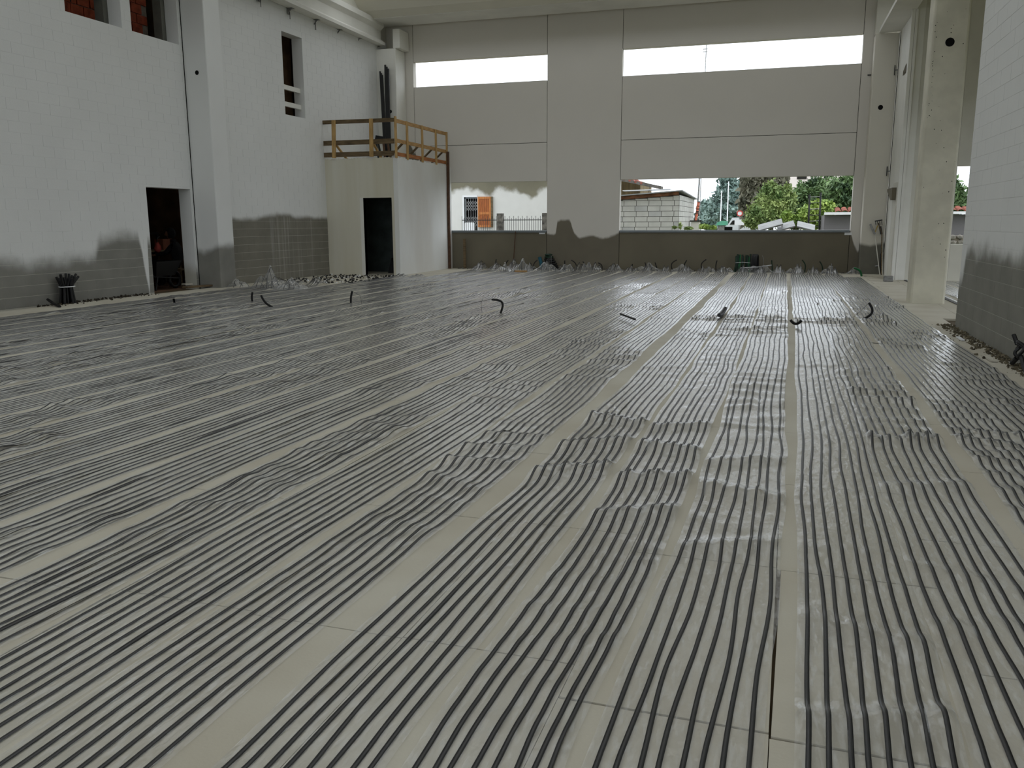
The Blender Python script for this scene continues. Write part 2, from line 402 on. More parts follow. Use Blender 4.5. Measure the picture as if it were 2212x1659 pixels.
wo = MB().box((8.0, 8, -.05), (8.3, 9.2, 8.35)).box((8.0, 9.2, 3.9), (8.3, 21, 8.35)).box((8.0, 21, -.05), (8.3, YW+.25, 8.35)).box((XR+.3, 8.0, -.05), (8.3, 8.3, 8.35))  # long side opening is unseen, added to brighten the bay floor
struct('wall_bay_outer', wo, m_conc)

# ------------------------------------------------------------------ columns
def column(name, x0, x1, y0, y1, z1, m, label, holes=(), bev=.02, base_z=-.04):
    o = MB().box((x0, y0, base_z), (x1, y1, z1)).build(name, m, bevel=bev)
    tag(o, label, 'column')
    for p, r in holes:
        h = MB(); n = 16
        ring = lambda rr, yy: [(p.x+rr*math.cos(2*math.pi*i/n), yy, p.z+rr*math.sin(2*math.pi*i/n)) for i in range(n)]
        v = ring(r*1.12, p.y-.003) + ring(r, p.y-.003) + ring(r*.9, p.y-.001)
        h.add(v, [(i, (i+1) % n, (i+1) % n+n, i+n) for i in range(n)] + [(i+n, (i+1) % n+n, (i+1) % n+2*n, i+2*n) for i in range(n)] + [tuple(range(2*n, 3*n))])
        h.build('anchor_hole', m_hole, o)
    return o
column('left_column', XL-.05, -11.55, 16.0, 16.55, 6.9, m_colA, 'painted precast column on the left wall between the two masonry stretches', [(on_y(425.5, 157, 16.0), .042)])
column('corner_column', -11.74, -10.96, 24.2, YB-.01, 6.44, m_conc_w, 'painted column in the far left corner behind the timber railing', [(on_y(843, 241, 24.2), .05)])
cc = MB().box((-11.05, 24.22, 6.44), (-10.82, YB-.01, 6.98)).build('corner_column_head', m_conc_w, bevel=.02); cc.parent = bpy.data.objects['corner_column']; cc.name = 'column_head'
column('right_pilaster', 2.19, 2.768, 24.45, YB-.01, 6.05, m_pil, 'pilaster at the right end of the back wall with garden tools against it', [(on_y(1902, 232, 24.45), .055)])
ph = MB().prism([(2.19, 6.05), (2.42, 6.05), (2.52, 6.22), (2.58, 6.45), (2.58, 6.9), (2.19, 6.9)], 24.5, YB-.01, 1).build('column_head', m_conc, bpy.data.objects['right_pilaster'])
bp = column('free_pillar', 2.27, 2.81, 15.86, 16.34, 6.05, m_pillar, 'big free-standing concrete pillar beside the right block wall', [(on_y(2052, 91, 15.86), .062)], bev=.035)
# pits in the free pillar
pit = MB()
for _ in range(60):
    x, z = rnd.uniform(2.31, 2.78), rnd.uniform(.3, 5.5); r = rnd.uniform(.003, .009)
    if rnd.random() < .35: x = 2.30 + abs(rnd.gauss(0, .02)); z = rnd.uniform(3, 4.6)
    n = 6; pit.add([(x+r*math.cos(i*math.pi/3), 15.8585, z+r*math.sin(i*math.pi/3)*1.2) for i in range(n)], [tuple(range(n))])
pit.build('air_pits', m_dark, bp, kind='stuff')

# ------------------------------------------------------------------ beams and roof
pz = 6.56
e1 = on_z(630.5, 9.4, pz); e2 = on_z(849, 104.6, pz); xe = (e1.x+e2.x)/2
bl_ = MB(); xw = XLF+.01
prof = [(xw, pz), (xe, pz), (xe, pz+.08), (xe-.13, pz+.17), (xe-.13, pz+.42), (xe-.02, pz+.52), (xe-.02, pz+.66), (xw, pz+.66)]
o = bl_.prism(prof, -9.0, 24.35, 1).build('crane_side_beam', m_conc_w)
tag(o, 'long precast concrete beam running along the top of the left wall', 'beam')
brl = thing('beam_bracket_set', '', 'bracket'); bpy.data.objects.remove(brl)
for i, (px, py) in enumerate([(560,5),(623,25),(679,48),(728,70),(771,93),(811,108)]):
    p = on_x(px, py, XLF+.01)
    z = pz-.01
    b = thing('steel_bracket', ('nearest', 'second', 'third', 'fourth', 'fifth', 'farthest')[i] + ' small steel bracket under the beam on the left wall', 'bracket', 'brackets under the left beam', (XLF+.004, p.y, z))
    MB().box((0, -.07, -.005), (.14, .07, .003)).build('top_plate', m_steel, b)
    MB().box((0, -.05, -.13), (.010, .05, 0)).build('wall_plate', m_steel, b)
    MB().tube([(.03, .02, -.24), (.03, .02, -.02)], .008, 6).build('bolt', m_blackm, b)
    MB().bar((.02, -.05, -.12), (.12, -.05, -.005), .008, .03).build('brace', m_steel, b)
o = MB().prism([(2.27, 6.06), (2.80, 6.06), (2.80, 6.9), (2.66, 6.9), (2.66, 6.3), (2.45, 6.2), (2.27, 6.14)], -9, 24.44, 1).build('right_side_beam', m_conc_w)
tag(o, 'precast concrete beam above the right row of columns', 'beam')
# winged roof units running across the hall, unseen gaps added between them for light
ceil = sempty('ceiling')
half = .52
hw = 2.5 - SKY_W/2
for k in range(7):
    yc = 24.17 - 5.0*k; zb = 7.175
    top = []
    for s in (1, -1):
        w_ = [(half, 0), (half+.35, .12), (half+.8, .42), (hw-.25, .80), (hw, .95)]
        top.append([(yc+s*a, zb+b) for a, b in w_])
    outer = top[1][::-1] + top[0]
    inner = [(y, z+.09) for y, z in outer][::-1]
    MB().prism(outer + inner, -12.3, 3.0, 0).build('roof_unit', m_roof, ceil)
    MB().box((-12.3, yc-half, zb-.02), (3.0, yc+half, zb+.06)).build('unit_soffit', m_conc_w, ceil, bevel=.01)
MB().box((2.7, 8, 7.2), (8.3, 25.2, 7.4)).build('bay_roof', m_roof, ceil)
MB().box((2.66, 8, 7.2), (2.8, 25.2, 8.35)).build('bay_upstand', m_roof, ceil)


# ------------------------------------------------------------------ heating mats: film with eight black strips each
def film_mat(name='clear_film', h0=.024, h1=.16):
    m, t, b = new_mat(name); t.nodes.remove(b); out = t.nodes['Material Output']
    g = N(t, 'ShaderNodeNewGeometry').outputs['Position']
    tr = N(t, 'ShaderNodeBsdfTransparent'); tr.inputs[0].default_value = (.97, .97, .97, 1)
    gl = N(t, 'ShaderNodeBsdfGlossy'); gl.inputs['Roughness'].default_value = .2; gl.inputs[0].default_value = (1, 1, 1, 1)
    df = N(t, 'ShaderNodeBsdfDiffuse'); df.inputs[0].default_value = (.82, .84, .84, 1)
    bn = N(t, 'ShaderNodeBump'); bn.inputs['Strength'].default_value = .8; bn.inputs['Distance'].default_value = .010
    n1 = noise(t, g, 9, 4, (1.6, .8, 1)); n2 = noise(t, g, 45, 3, (1, .35, 1))
    t.links.new(math_(t, 'ADD', n1, math_(t, 'MULTIPLY', n2, .35)), bn.inputs['Height'])
    t.links.new(bn.outputs[0], gl.inputs['Normal'])
    lw = N(t, 'ShaderNodeLayerWeight'); t.links.new(bn.outputs[0], lw.inputs['Normal'])
    fr = math_(t, 'ADD', math_(t, 'MULTIPLY', math_(t, 'POWER', lw.outputs['Facing'], 3.2), .80), .03)
    mx = N(t, 'ShaderNodeMixShader'); hz = N(t, 'ShaderNodeMapRange'); hz.inputs[1].default_value = .48; hz.inputs[2].default_value = .68; hz.inputs[3].default_value = h0; hz.inputs[4].default_value = h1
    t.links.new(noise(t, g, 26, 6, (2.2, .45, 1)), hz.inputs[0])  # pale streaks in the haze also stand in for wrinkle glints
    lf = N(t, 'ShaderNodeLayerWeight'); cs_ = math_(t, 'ADD', math_(t, 'SUBTRACT', 1., lf.outputs['Facing']), .11)      # longer way through the milky film at a flat angle
    hv = math_(t, 'DIVIDE', hz.outputs[0], cs_); t.links.new(math_(t, 'MINIMUM', hv, .8), mx.inputs[0])
    t.links.new(tr.outputs[0], mx.inputs[1]); t.links.new(df.outputs[0], mx.inputs[2])
    m2 = N(t, 'ShaderNodeMixShader'); t.links.new(fr, m2.inputs[0])
    t.links.new(mx.outputs[0], m2.inputs[1]); t.links.new(gl.outputs[0], m2.inputs[2]); t.links.new(m2.outputs[0], out.inputs[0])
    return m
m_film = film_mat()
m_strip = mat('black_heating_strip', (16, 17, 19), .33, .1, 5, bump=0, spec=.7)
rs = np.random.RandomState(11)
def smooth_noise(y, wl, seed):
    """value noise in -1..1 with knots every wl metres"""
    r = np.random.RandomState(seed); k = r.uniform(-1, 1, 400); x = (np.asarray(y)+8)/wl + r.uniform(0, 50)
    i = np.floor(x).astype(int) % 398; f = x-np.floor(x); f = f*f*(3-2*f); return k[i]*(1-f)+k[i+1]*f
def make_mat(idx, x0, pitch, y0, y1, gfac, label, amp=1., near=1., ridges=(), mound=None, coarse=1.):
    xc = x0+3.5*pitch
    ys = [y0]; 
    while ys[-1] < y1:
        d = math.hypot(xc, max(ys[-1], 0)); ys.append(ys[-1] + min(.13, max(.026, .0062*d*coarse)))
    ys[-1] = y1; y = np.array(ys); n = len(y)
    base_x = xc + np.array([gdrift(v) for v in y])*gfac
    env = np.clip(smooth_noise(y, 1.3, 100+idx)*1.2+.15, 0, 1)*amp
    farenv = np.interp(y, [0, 3.0, 4.2, 24], [.05*near, .30*near, 1, 1])
    rid = []
    yy = y0+rs.uniform(0, .4)
    while yy < y1-.3:
        rid.append((yy, rs.uniform(.008, .026)*np.interp(yy, y, env*farenv), rs.uniform(.05, .10), rs.uniform(-.45, .45), rs.uniform(-1, 1)))
        yy += rs.uniform(.18, .42)
    rid += [(a, b, c, d, 0) for a, b, c, d in ridges]
    mean = smooth_noise(y, 1.1, 200+idx)*.014 + smooth_noise(y, .5, 300+idx)*.006
    root = thing('heating_mat', label, 'heating mat', 'heating mats laid over the floor')
    def Z(t, yv):
        z = .004 + .003*np.clip(smooth_noise(yv+t*2, .8, 400+idx), 0, 1)
        for a, h, wd, sk, tl in rid:
            if h < .0015: continue
            cc_ = a + sk*t
            q = (yv-cc_)/(wd*np.where(yv < cc_, 1.25, .75))
            z = z + h*np.clip(1 + tl*t*3, .1, 1.9)*np.exp(-q*q)
        return z
    mx = None
    if mound:
        ym, hm, sq = mound
        mx = np.exp(-((y-ym)/(.5*hm+.12))**2); bmp = hm*mx*(1+.25*smooth_noise(y, .12, 500+idx)); sqz = 1-(1-sq)*np.exp(-((y-ym)/(.8*hm+.2))**2)
    cols = []
    for s in range(8):
        t0 = (s-3.5)*pitch
        lat = mean + smooth_noise(y, .55, 1000+idx*10+s)*.0050*(1+1.5*np.clip(smooth_noise(y, 1.7, 700+idx), 0, 1)) + smooth_noise(y, 1.4, 3000+idx*10+s)*.007
        z = (Z(t0, y)-.004)*(1+.45*smooth_noise(y, .5, 6000+idx*10+s)) + .004
        xx = base_x + t0 + lat
        if mx is not None:
            z = z + bmp*(1-.5*abs(t0)/.2)*(1+.3*math.sin(s*2.1+idx)); xx = base_x + (t0)*sqz + lat
        roll = smooth_noise(y, .9, 5000+idx*10+s); roll = np.sign(roll)*np.clip(abs(roll)-.74, 0, 1)*2.6*near
        cols.append((xx, z, roll))
        hw_ = .0074; v = np.empty((n, 4, 3)); cs, sn = np.cos(roll)*hw_, np.sin(roll)*hw_
        lift = abs(sn)
        for j, (sx_, dz_) in enumerate(((-1, 0), (-1, .0022), (1, .0022), (1, 0))):
            v[:, j, 0] = xx + sx_*cs; v[:, j, 1] = y; v[:, j, 2] = z + lift + sx_*sn + dz_ - .0022
        me = bpy.data.meshes.new('strip'); V = v.reshape(-1, 3)
        a = np.arange(n-1)*4; f = np.concatenate([np.stack([a+j, a+j+1, a+j+5, a+j+4], 1) for j in range(3)])
        quick(me, V, f); me.materials.append(m_strip)
        link('strip', me, root)
    # film: over the strips, sagging between them, with a free edge each side
    rows = []
    for s in range(8):
        xx, z, _ = cols[s]
        if s == 0: rows += [(xx-.035, np.maximum(z*.6, .002)+.0004), (xx-.012, z+.0002)]
        rows.append((xx, z-.0006))
        if s < 7:
            x2, z2, _ = cols[s+1]
            rows.append(((xx+x2)/2, np.maximum((z+z2)/2*.85 + np.interp(y, [3, 8], [.002, .0055])*smooth_noise(y, .10, 8000+idx*10+s), .0012)))
        else: rows += [(xx+.012, z+.0002), (xx+.035, np.maximum(z*.6, .002)+.0004)]
    k = len(rows); v = np.empty((n, k, 3))
    for j, (xx, z) in enumerate(rows): v[:, j, 0] = xx; v[:, j, 1] = y; v[:, j, 2] = z
    a = (np.arange(n-1)[:, None]*k + np.arange(k-1)[None, :]).ravel()
    me = bpy.data.meshes.new('clear_film'); quick(me, v.reshape(-1, 3), np.stack([a, a+1, a+k+1, a+k], 1), True); me.materials.append(m_film)
    link('clear_film', me, root)
    return root
def quick(me, V, f, smooth=False):
    me.vertices.add(len(V)); me.vertices.foreach_set('co', V.astype(np.float32).ravel())
    me.loops.add(f.size); me.loops.foreach_set('vertex_index', f.astype(np.int32).ravel())
    me.polygons.add(len(f)); me.polygons.foreach_set('loop_start', (np.arange(len(f))*4).astype(np.int32))
    if smooth: me.polygons.foreach_set('use_smooth', np.ones(len(f), bool))
    me.update(calc_edges=True)
ordn = ['first','second','third','fourth','fifth','sixth','seventh','eighth','ninth','tenth','eleventh','twelfth','thirteenth','fourteenth','fifteenth','sixteenth','seventeenth','eighteenth','nineteenth','twentieth','twenty-first','twenty-second','twenty-third','twenty-fourth','twenty-fifth','twenty-sixth','twenty-seventh','twenty-eighth','twenty-ninth','thirtieth']
# (first strip x at the near end, pitch, drift factor)
mats = [(1.62, .054, .2), (1.15, .0535, .5), (.590, .056, .8), (.150, .052, 1), (-.372, .0535, 1), (-.806, .049, 1), (-1.275, .0515, 1), (-1.85, .0540, 1), (-2.335, .0545, 1), (-2.81, .0540, 1), (-3.385, .0615, 1)]
x = -3.385-.495
while x > -11.75: mats.append((x, .0540, 1 if x > -8 else .8)); x -= .493
RIDG = {2: [(5.72, .06, .09, .25), (4.75, .02, .12, .4)], 3: [(2.33, .034, .12, .35), (2.9, .018, .12, -.3)], 4: [(4.4, .028, .10, -.4), (5.0, .026, .09, .4), (3.6, .02, .09, .5)],
        5: [(3.9, .028, .11, .5), (4.5, .036, .10, .3), (5.15, .038, .11, -.3), (5.75, .03, .10, .4)], 6: [(4.5, .045, .10, .6), (5.1, .05, .12, .5), (5.8, .04, .10, -.3)]}
for i, (x0, pt, gf) in enumerate(mats):
    yend, md = 24.35, (24.15, .17+.08*rs.rand(), .6)
    if x0 < -9.8: yend, md = 17.45, (17.2, .14, .6)
    elif x0 < -9.3: yend, md = 20.8, (20.7, .06, .8)
    if i == 0: yend, md = 22.9, None
    if i == 0: lb = 'black striped heating mat nearest the right block wall, wrinkled'
    elif x0 < -9.8: lb = 'striped heating mat ' + ('next to the left wall' if x0 < -11.2 else ordn[len(mats)-1-i] + ' out from the left wall') + ', ending in a crumple by the column'
    elif i == len(mats)-1: lb = 'black striped heating mat next to the left wall'
    else: lb = ordn[i] + ' striped heating mat counted from the right block wall'
    rg = [(a, b, c, d) for a, b, c, d in RIDG.get(i, [])]
    if i in (1, 2, 3, 4, 5, 6): rg += [(12.45, .03, .06, .0), (12.9, .02, .08, .1)]
    make_mat(i, x0, pt, -.6, yend, gf, lb, amp=(1.15 if i < 7 else .9), near=(1. if i > 3 else .6), ridges=rg, mound=md, coarse=1 if i < 12 else 1.25)
# narrow mats in the right bay seen between pillar and block wall
for j, x0 in enumerate((3.25, 3.78)):
    make_mat(40+j, x0, .056, 12.7, 21.9, 0, ('striped heating mat in the right bay just past the free pillar', 'outer striped heating mat in the right bay near the end wall')[j], amp=1.3, coarse=1.6)
tag(MB().box((2.98, 12.6, -.002), (3.10, 22.0, .012)).build('edge_strip', m_black), 'black perimeter strip on the floor behind the free pillar', 'strip')
tag(MB().box((3.02, 12.6, .0125), (3.05, 22.0, .03)).build('edge_profile', m_white), 'white edge profile lying on the black floor strip', 'profile')

# ------------------------------------------------------------------ rooms behind the left wall
def room(name, x0, x1, y0, y1, z0, z1, m, t=.12):
    """closed shell behind an opening in the left wall (open towards +x)"""
    b = MB().box((x0-t, y0-t, z0-t), (x0, y1+t, z1+t)).box((x0, y0-t, z0-t), (x1, y0, z1+t)).box((x0, y1, z0-t), (x1, y1+t, z1+t))
    b.box((x0, y0, z1), (x1, y1, z1+t)).box((x0, y0, z0-t), (x1, y1, z0))
    return struct(name, b, m)
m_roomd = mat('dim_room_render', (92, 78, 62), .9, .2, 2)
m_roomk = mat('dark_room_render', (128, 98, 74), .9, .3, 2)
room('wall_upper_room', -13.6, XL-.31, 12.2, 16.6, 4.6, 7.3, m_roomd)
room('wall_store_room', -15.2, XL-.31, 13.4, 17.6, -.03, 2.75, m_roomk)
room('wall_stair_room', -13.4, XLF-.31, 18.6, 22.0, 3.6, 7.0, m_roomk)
# hollow brick wall seen through the two high openings
bw = sempty('wall_upper_brick'); MB().box((-13.45, 12.3, 4.62), (-13.36, 16.5, 7.25)).build('mortar_bed', m_mortar, bw)
mm = {}
for r in range(12):
    y = 12.3 + (.17 if r % 2 else 0)
    while y < 16.3:
        L_ = .32; k = rnd.choice([0, .006, .012])
        if k not in mm: mm[k] = MB().box((-.02, -.154, -.092), (.02+k, .154, .092)).mesh('brick', m_brick)
        link('brick', mm[k], bw, (-13.355, y+.16, 4.72+r*.2)); y += .335
# piers of the two high openings and the cable loops hanging in them
pr = mat('grey_reveal', (112, 112, 104), .85, .1, 3)
for y in (14.13, 15.78): MB().box((-12.62, y, 5.06), (-12.42, y+.22, 6.6)).build('opening_reveal', pr, bw)
cb = MB().tube([(-13.25, 14.0-.25*math.cos(a), 5.5+.35*math.sin(a)) for a in np.linspace(0, math.pi*.9, 14)], .012, 6).build('black_cable', m_black); tag(cb, 'black cable loop in front of red bricks in the left high opening', 'cable')
cb = MB().tube([(-13.25, 15.0-.1*math.sin(t*3), 6.5-t*.9) for t in np.linspace(0, 1, 10)], .012, 6).build('black_cable', m_black); tag(cb, 'black cable hanging in the right high brick opening', 'cable')
# white crossbars of the narrow high opening
for zc in (188, 224):
    a = on_x(617, zc, XLF-.1); b = on_x(643, zc+6, XLF-.1)
    o = MB().box((XLF-.16, oy0+.002, a.z-.055), (XLF-.10, oy1-.002, a.z+.055)).build('crossbar', m_conc_w)
    tag(o, ('upper' if zc < 200 else 'lower') + ' white board across the narrow high opening', 'board')
pl = MB().box((XLF-.75, oy0-.2, 4.0), (XLF-.70, oy1+.6, 6.6)).build('plywood_board', mat('brown_board', (140, 112, 84), .8, .2, 3)); tag(pl, 'brown board standing inside the narrow high opening', 'board')

# things in the dark store room behind the doorway
def skin_body(name, joints, edges, m, parent=None, sub=2, root=0):
    me = bpy.data.meshes.new(name); me.from_pydata([j[:3] for j in joints], edges, []); me.materials.append(m)
    o = bpy.data.objects.new(name, me); C.objects.link(o)
    if parent is not None: o.parent = parent
    md = o.modifiers.new('skin', 'SKIN')
    for i, j in enumerate(joints): me.skin_vertices[0].data[i].radius = (j[3], j[3] if len(j) < 5 else j[4])
    me.skin_vertices[0].data[root].use_root = True
    s = o.modifiers.new('sub', 'SUBSURF'); s.levels = sub; s.render_levels = sub
    return o
m_cloth = mat('dark_clothes', (26, 26, 28), .95, .2, 10); m_skin = mat('skin', (150, 108, 84), .6, .1, 10)
m_hair = mat('dark_hair', (14, 11, 10), .8, .2, 30)
P0 = Vector((-12.9, 16.35, 0))
ps = thing('person', 'person in dark clothes sitting bent forward in the dark doorway', 'person', None, P0, R(200))
J = [(0,0,.50,.13),(0,.03,.68,.13),(.02,.05,.86,.145),(.05,.05,.98,.07),(.08,.05,1.05,.055),
     (.05,.17,.93,.06),(.20,.24,.75,.045),(.38,.16,.70,.035),(.45,.14,.70,.03), (.05,-.12,.93,.06),(.22,-.18,.76,.045),(.38,-.08,.70,.035),(.45,-.07,.70,.03),
     (.06,.10,.49,.095),(.42,.13,.50,.075),(.40,.13,.27,.06),(.36,.13,.08,.05),(.46,.14,.04,.045), (.06,-.10,.49,.095),(.42,-.13,.50,.075),(.42,-.13,.27,.06),(.38,-.13,.08,.05),(.48,-.14,.04,.045)]
E_ = [(0,1),(1,2),(2,3),(3,4),(2,5),(5,6),(6,7),(7,8),(2,9),(9,10),(10,11),(11,12),(0,13),(13,14),(14,15),(15,16),(16,17),(0,18),(18,19),(19,20),(20,21),(21,22)]
skin_body('body', J, E_, m_cloth, ps)
hd = bmesh.new(); bmesh.ops.create_uvsphere(hd, u_segments=20, v_segments=14, radius=.1)
for v in hd.verts:
    v.co.z *= 1.18; v.co.x *= 1.02; v.co.y *= .82
    if v.co.x > .08 and abs(v.co.y) < .03 and -.05 < v.co.z < .01: v.co.x += .02
    if v.co.z < -.05: v.co.x *= .85; v.co.y *= .8
me = bpy.data.meshes.new('head'); hd.to_mesh(me); hd.free(); me.materials.append(m_skin)
ho = link('head', me, ps, (.13, .05, 1.16))
hh = bmesh.new(); bmesh.ops.create_uvsphere(hh, u_segments=20, v_segments=14, radius=.112)
for v in hh.verts:
    v.co.z *= 1.12; v.co.y *= .86; v.co.x -= .012
    if v.co.x > .03 and v.co.z < .05: v.co.x = .03
me = bpy.data.meshes.new('hair'); hh.to_mesh(me); hh.free(); me.materials.append(m_hair); link('hair', me, ho, (0, 0, .018))
for s, nm in ((1, 'hand'), (-1, 'hand')):
    hx, hy, hz = (.46, .14, .70) if s > 0 else (.46, -.07, .70)
    jj = [(hx-.02, hy, hz, .02), (hx+.05, hy, hz, .03, .014)]; ee = [(0, 1)]
    for k in range(4):
        b0 = len(jj); off = (k-1.5)*.018; ln = (.03, .034, .032, .026)[k]
        jj += [(hx+.075, hy+off, hz, .008), (hx+.075+ln, hy+off, hz-.012, .0075), (hx+.075+ln*1.4, hy+off, hz-.04, .006)]; ee += [(1, b0), (b0, b0+1), (b0+1, b0+2)]
    b0 = len(jj); jj += [(hx+.03, hy-s*.035, hz-.005, .009), (hx+.06, hy-s*.05, hz-.02, .008)]; ee += [(0, b0), (b0, b0+1)]
    skin_body('hand', jj, ee, m_skin, ps, 1)
st = thing('stool', 'dark low stool under the seated person in the doorway', 'stool', None, (-12.9, 16.35, -.02))
MB().box((-.18, -.18, .37), (.18, .18, .41)).build('seat', m_woodd, st, bevel=.01)
for a in (-1, 1):
    for b in (-1, 1): MB().bar((a*.14, b*.14, .37), (a*.16, b*.16, 0), .03, .03, (0, 1, 0)).build('leg', m_woodd, st)
tb = thing('work_table', 'dark work table with a rail across the back in the doorway', 'table', None, (-13.7, 16.2, -.02))
MB().box((-.35, -1.1, .78), (.35, .9, .82)).build('tabletop', m_woodd, tb, bevel=.005)
for a in (-.3, .3):
    for b in (-1.0, .8): MB().box((a-.03, b-.03, 0), (a+.03, b+.03, .78)).build('leg', m_woodd, tb)
MB().box((-.35, -1.1, 1.16), (-.30, .9, 1.21)).box((-.35, -1.1, .82), (-.30, -1.05, 1.16)).box((-.35, .85, .82), (-.30, .9, 1.16)).build('back_rail', m_blackm, tb)
m_pink = mat('faded_red_cloth', (186, 84, 76), .9, .15, 12)
jk = MB(); pts = [(on_x(339, 524, -13.2)), (on_x(341, 531, -13.2)), (on_x(341, 538, -13.2)), (on_x(339, 544, -13.2))]
jk.tube(pts, [.03, .06, .085, .05], 10)
o = jk.build('hanging_jacket', m_pink, smooth=True); tag(o, 'faded red jacket hanging just inside the dark doorway', 'jacket')
hk = MB().tube([pts[0]+Vector((0, 0, .0)), pts[0]+Vector((0, .02, .1)), pts[0]+Vector((0, .1, .13))], .012, 6).build('coat_hook', m_blackm, o)
p = on_x(350, 536, -13.5); tag(MB().box((p.x-.12, p.y-.1, .80), (p.x+.12, p.y+.14, 1.04)).build('carton', mat('brown_carton', (150, 92, 70), .85, .15, 8), bevel=.004), 'small brown carton on the table in the dark doorway', 'box')
wc = thing('wheelbarrow', 'wheelbarrow with a pale rim standing in the dark doorway', 'wheelbarrow', None, (-12.85, 15.45, -.02))
MB().add([(-.3,-.3,.3),(.3,-.3,.3),(.3,.3,.3),(-.3,.3,.3),(-.42,-.4,.62),(.42,-.4,.62),(.42,.4,.62),(-.42,.4,.62)], [(0,3,2,1),(0,1,5,4),(1,2,6,5),(2,3,7,6),(3,0,4,7)]).build('tray', m_black, wc)
MB().tube([(.12, .5+.17*math.cos(a), .2+.17*math.sin(a)) for a in np.linspace(0, 2*math.pi, 21)], .035, 8, cap=False).build('wheel', m_black, wc, smooth=True)
for s in (-.25, .25):
    MB().tube([(s, .5, .22), (s, -.3, .3), (s, -.9, .52)], .018, 6).build('handle', m_blackm, wc)
    MB().bar((s, -.2, .3), (s, -.3, 0), .03, .03, (1, 0, 0)).build('leg', m_blackm, wc)
for q, (px, py, r_0, nm) in enumerate([(353, 579, .045, 'near the wheelbarrow'), (406, 588, .05, 'at the right jamb'), (390, 583, .07, 'under the stool')]):
    p = on_z(px, py+22, -.02); p.x = min(p.x, -12.5)
    pts = [(p.x, p.y, .02), (p.x+.03, p.y, .1), (p.x, p.y+.02, .2), (p.x, p.y, .26)]
    tag(MB().tube(pts, [r_0*1.4, r_0*1.6, r_0, r_0*.3], 9).build('plastic_bag', m_white, smooth=True), 'crumpled white plastic bag on the floor ' + nm + ' in the doorway', 'bag')
# planks in front of the doorway
for k, (a, b, hgt, lab) in enumerate([((397, 622), (470, 617), .05, 'pale plank lying across the foot of the dark doorway'), ((400, 626), (466, 620), .02, 'lower splintered plank under the pale one at the doorway')]):
    pa, pb = on_z(*a), on_z(*b); tag(MB().bar((pa.x, pa.y, .03+hgt), (pb.x, pb.y, .03+hgt), .16, .035).build('plank', m_board if k == 0 else m_woodd), lab, 'plank')

# ------------------------------------------------------------------ stair box in the corner
YF, XS = 21.0, -9.54
ZB = 3.07
d0, d1 = on_y(787, 500, YF).x, on_y(848, 500, YF).x
dz = on_y(820, 427, YF).z
box = sempty('wall_stair_box')
def ragged(a, b, z, n): return [(a+(b-a)*i/n, z+rnd.uniform(-.025, .02)) for i in range(n+1)]
top = ragged(XS, XLF, ZB, 60)
outl = [(XLF, -.05), (d0, -.05), (d0, dz), (d1, dz), (d1, -.05), (XS-.13, -.05)] + [(XS-.13, ZB)] + [q for q in top if q[0] < XS-.14]
MB().prism(outl, YF, YF+.13, 1).build('front_face', m_plaster_y, box)
top2 = ragged(YB, YF, ZB, 90)
MB().prism([(YF, -.05), (YB, -.05)] + top2, XS-.128, XS, 0).build('side_face', m_plaster, box)
MB().box((XLF, YF+.13, ZB-.3), (XS-.13, YB, ZB-.06)).build('top_slab', m_conc, box)
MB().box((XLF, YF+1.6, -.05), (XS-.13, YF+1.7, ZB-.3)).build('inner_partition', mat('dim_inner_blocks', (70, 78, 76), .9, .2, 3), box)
MB().box((d0-.10, YF-.006, -.03), (d0, YF+.13, dz)).build('door_reveal', m_conc_w, box)
tag(MB().prism([(-10.38, 0), (-10.14, 0), (-10.26, .42)], YF+1.0, YF+1.2, 1).build('sand_bag', m_black), 'dark upright sack inside the doorway of the corner box', 'sack')
# brown post at the back corner
pp = on_y(990.5, 327, 24.55)
tag(MB().box((XS+.01, 24.50, -.03), (XS+.075, 24.58, pp.z)).build('brown_post', m_rust), 'tall brown post standing at the back corner of the stair box', 'post')

def cp(x, y): return (680+x/6.506, 220+y/6.506)
gr = thing('guardrail', 'front timber guardrail of three weathered rails and two pale posts on the corner box', 'guardrail', 'timber guardrails')
YG = YF-.02
for (yl0, yl1, yr0, yr1, m) in ((265, 320, 226, 280, m_woodd), (553, 620, 515, 585, m_woodd), (718, 785, 684, 755, m_woodd)):
    a = on_y(*cp(52, (yl0+yl1)/2), YG); b = on_y(*cp(1115, (yr0+yr1)/2), YG); h = abs(on_y(*cp(52, yl0), YG).z-on_y(*cp(52, yl1), YG).z)
    MB().bar(a, b, .03, h).build('rail', m, gr)
for (x0, x1, ya, yb) in ((236, 290, 260, 790), (765, 815, 236, 772)):
    a = on_y(*cp((x0+x1)/2, ya), YG-.04); b = on_y(*cp((x0+x1)/2+8, yb), YG-.04)
    MB().bar(a, b, .10, .045, (0, 1, 0)).build('post', m_wood, gr)
a = on_y(*cp(295, 600), YG+.1); MB().bar(a, (a.x+.16, YG+.45, ZB-.02), .03, .06, (1, 0, 0)).build('brace', m_wood, gr)
a = on_y(*cp(810, 560), YG+.1); MB().bar(a, (a.x+.1, YG+.45, ZB-.02), .03, .06, (1, 0, 0)).build('brace', m_wood, gr)
g2 = thing('guardrail', 'side timber guardrail of pale rails and thin posts on the corner box', 'guardrail', 'timber guardrails')
XG = XS-.03
for (yl0, yl1, yr0, yr1, m, xa) in ((232, 285, 425, 480, m_woodh, 1118), (515, 568, 672, 728, m_woodh, 1135), (704, 756, 826, 882, m_woodr, 1140)):
    a = on_x(*cp(xa, (yl0+yl1)/2), XG); b = on_x(*cp(1850, (yr0+yr1)/2), XG); h = abs(on_x(*cp(xa, yl0), XG).z-on_x(*cp(xa, yl1), XG).z)
    a.y = max(a.y, YG+.02); MB().bar(a, b, .03, h).build('rail', m, g2)
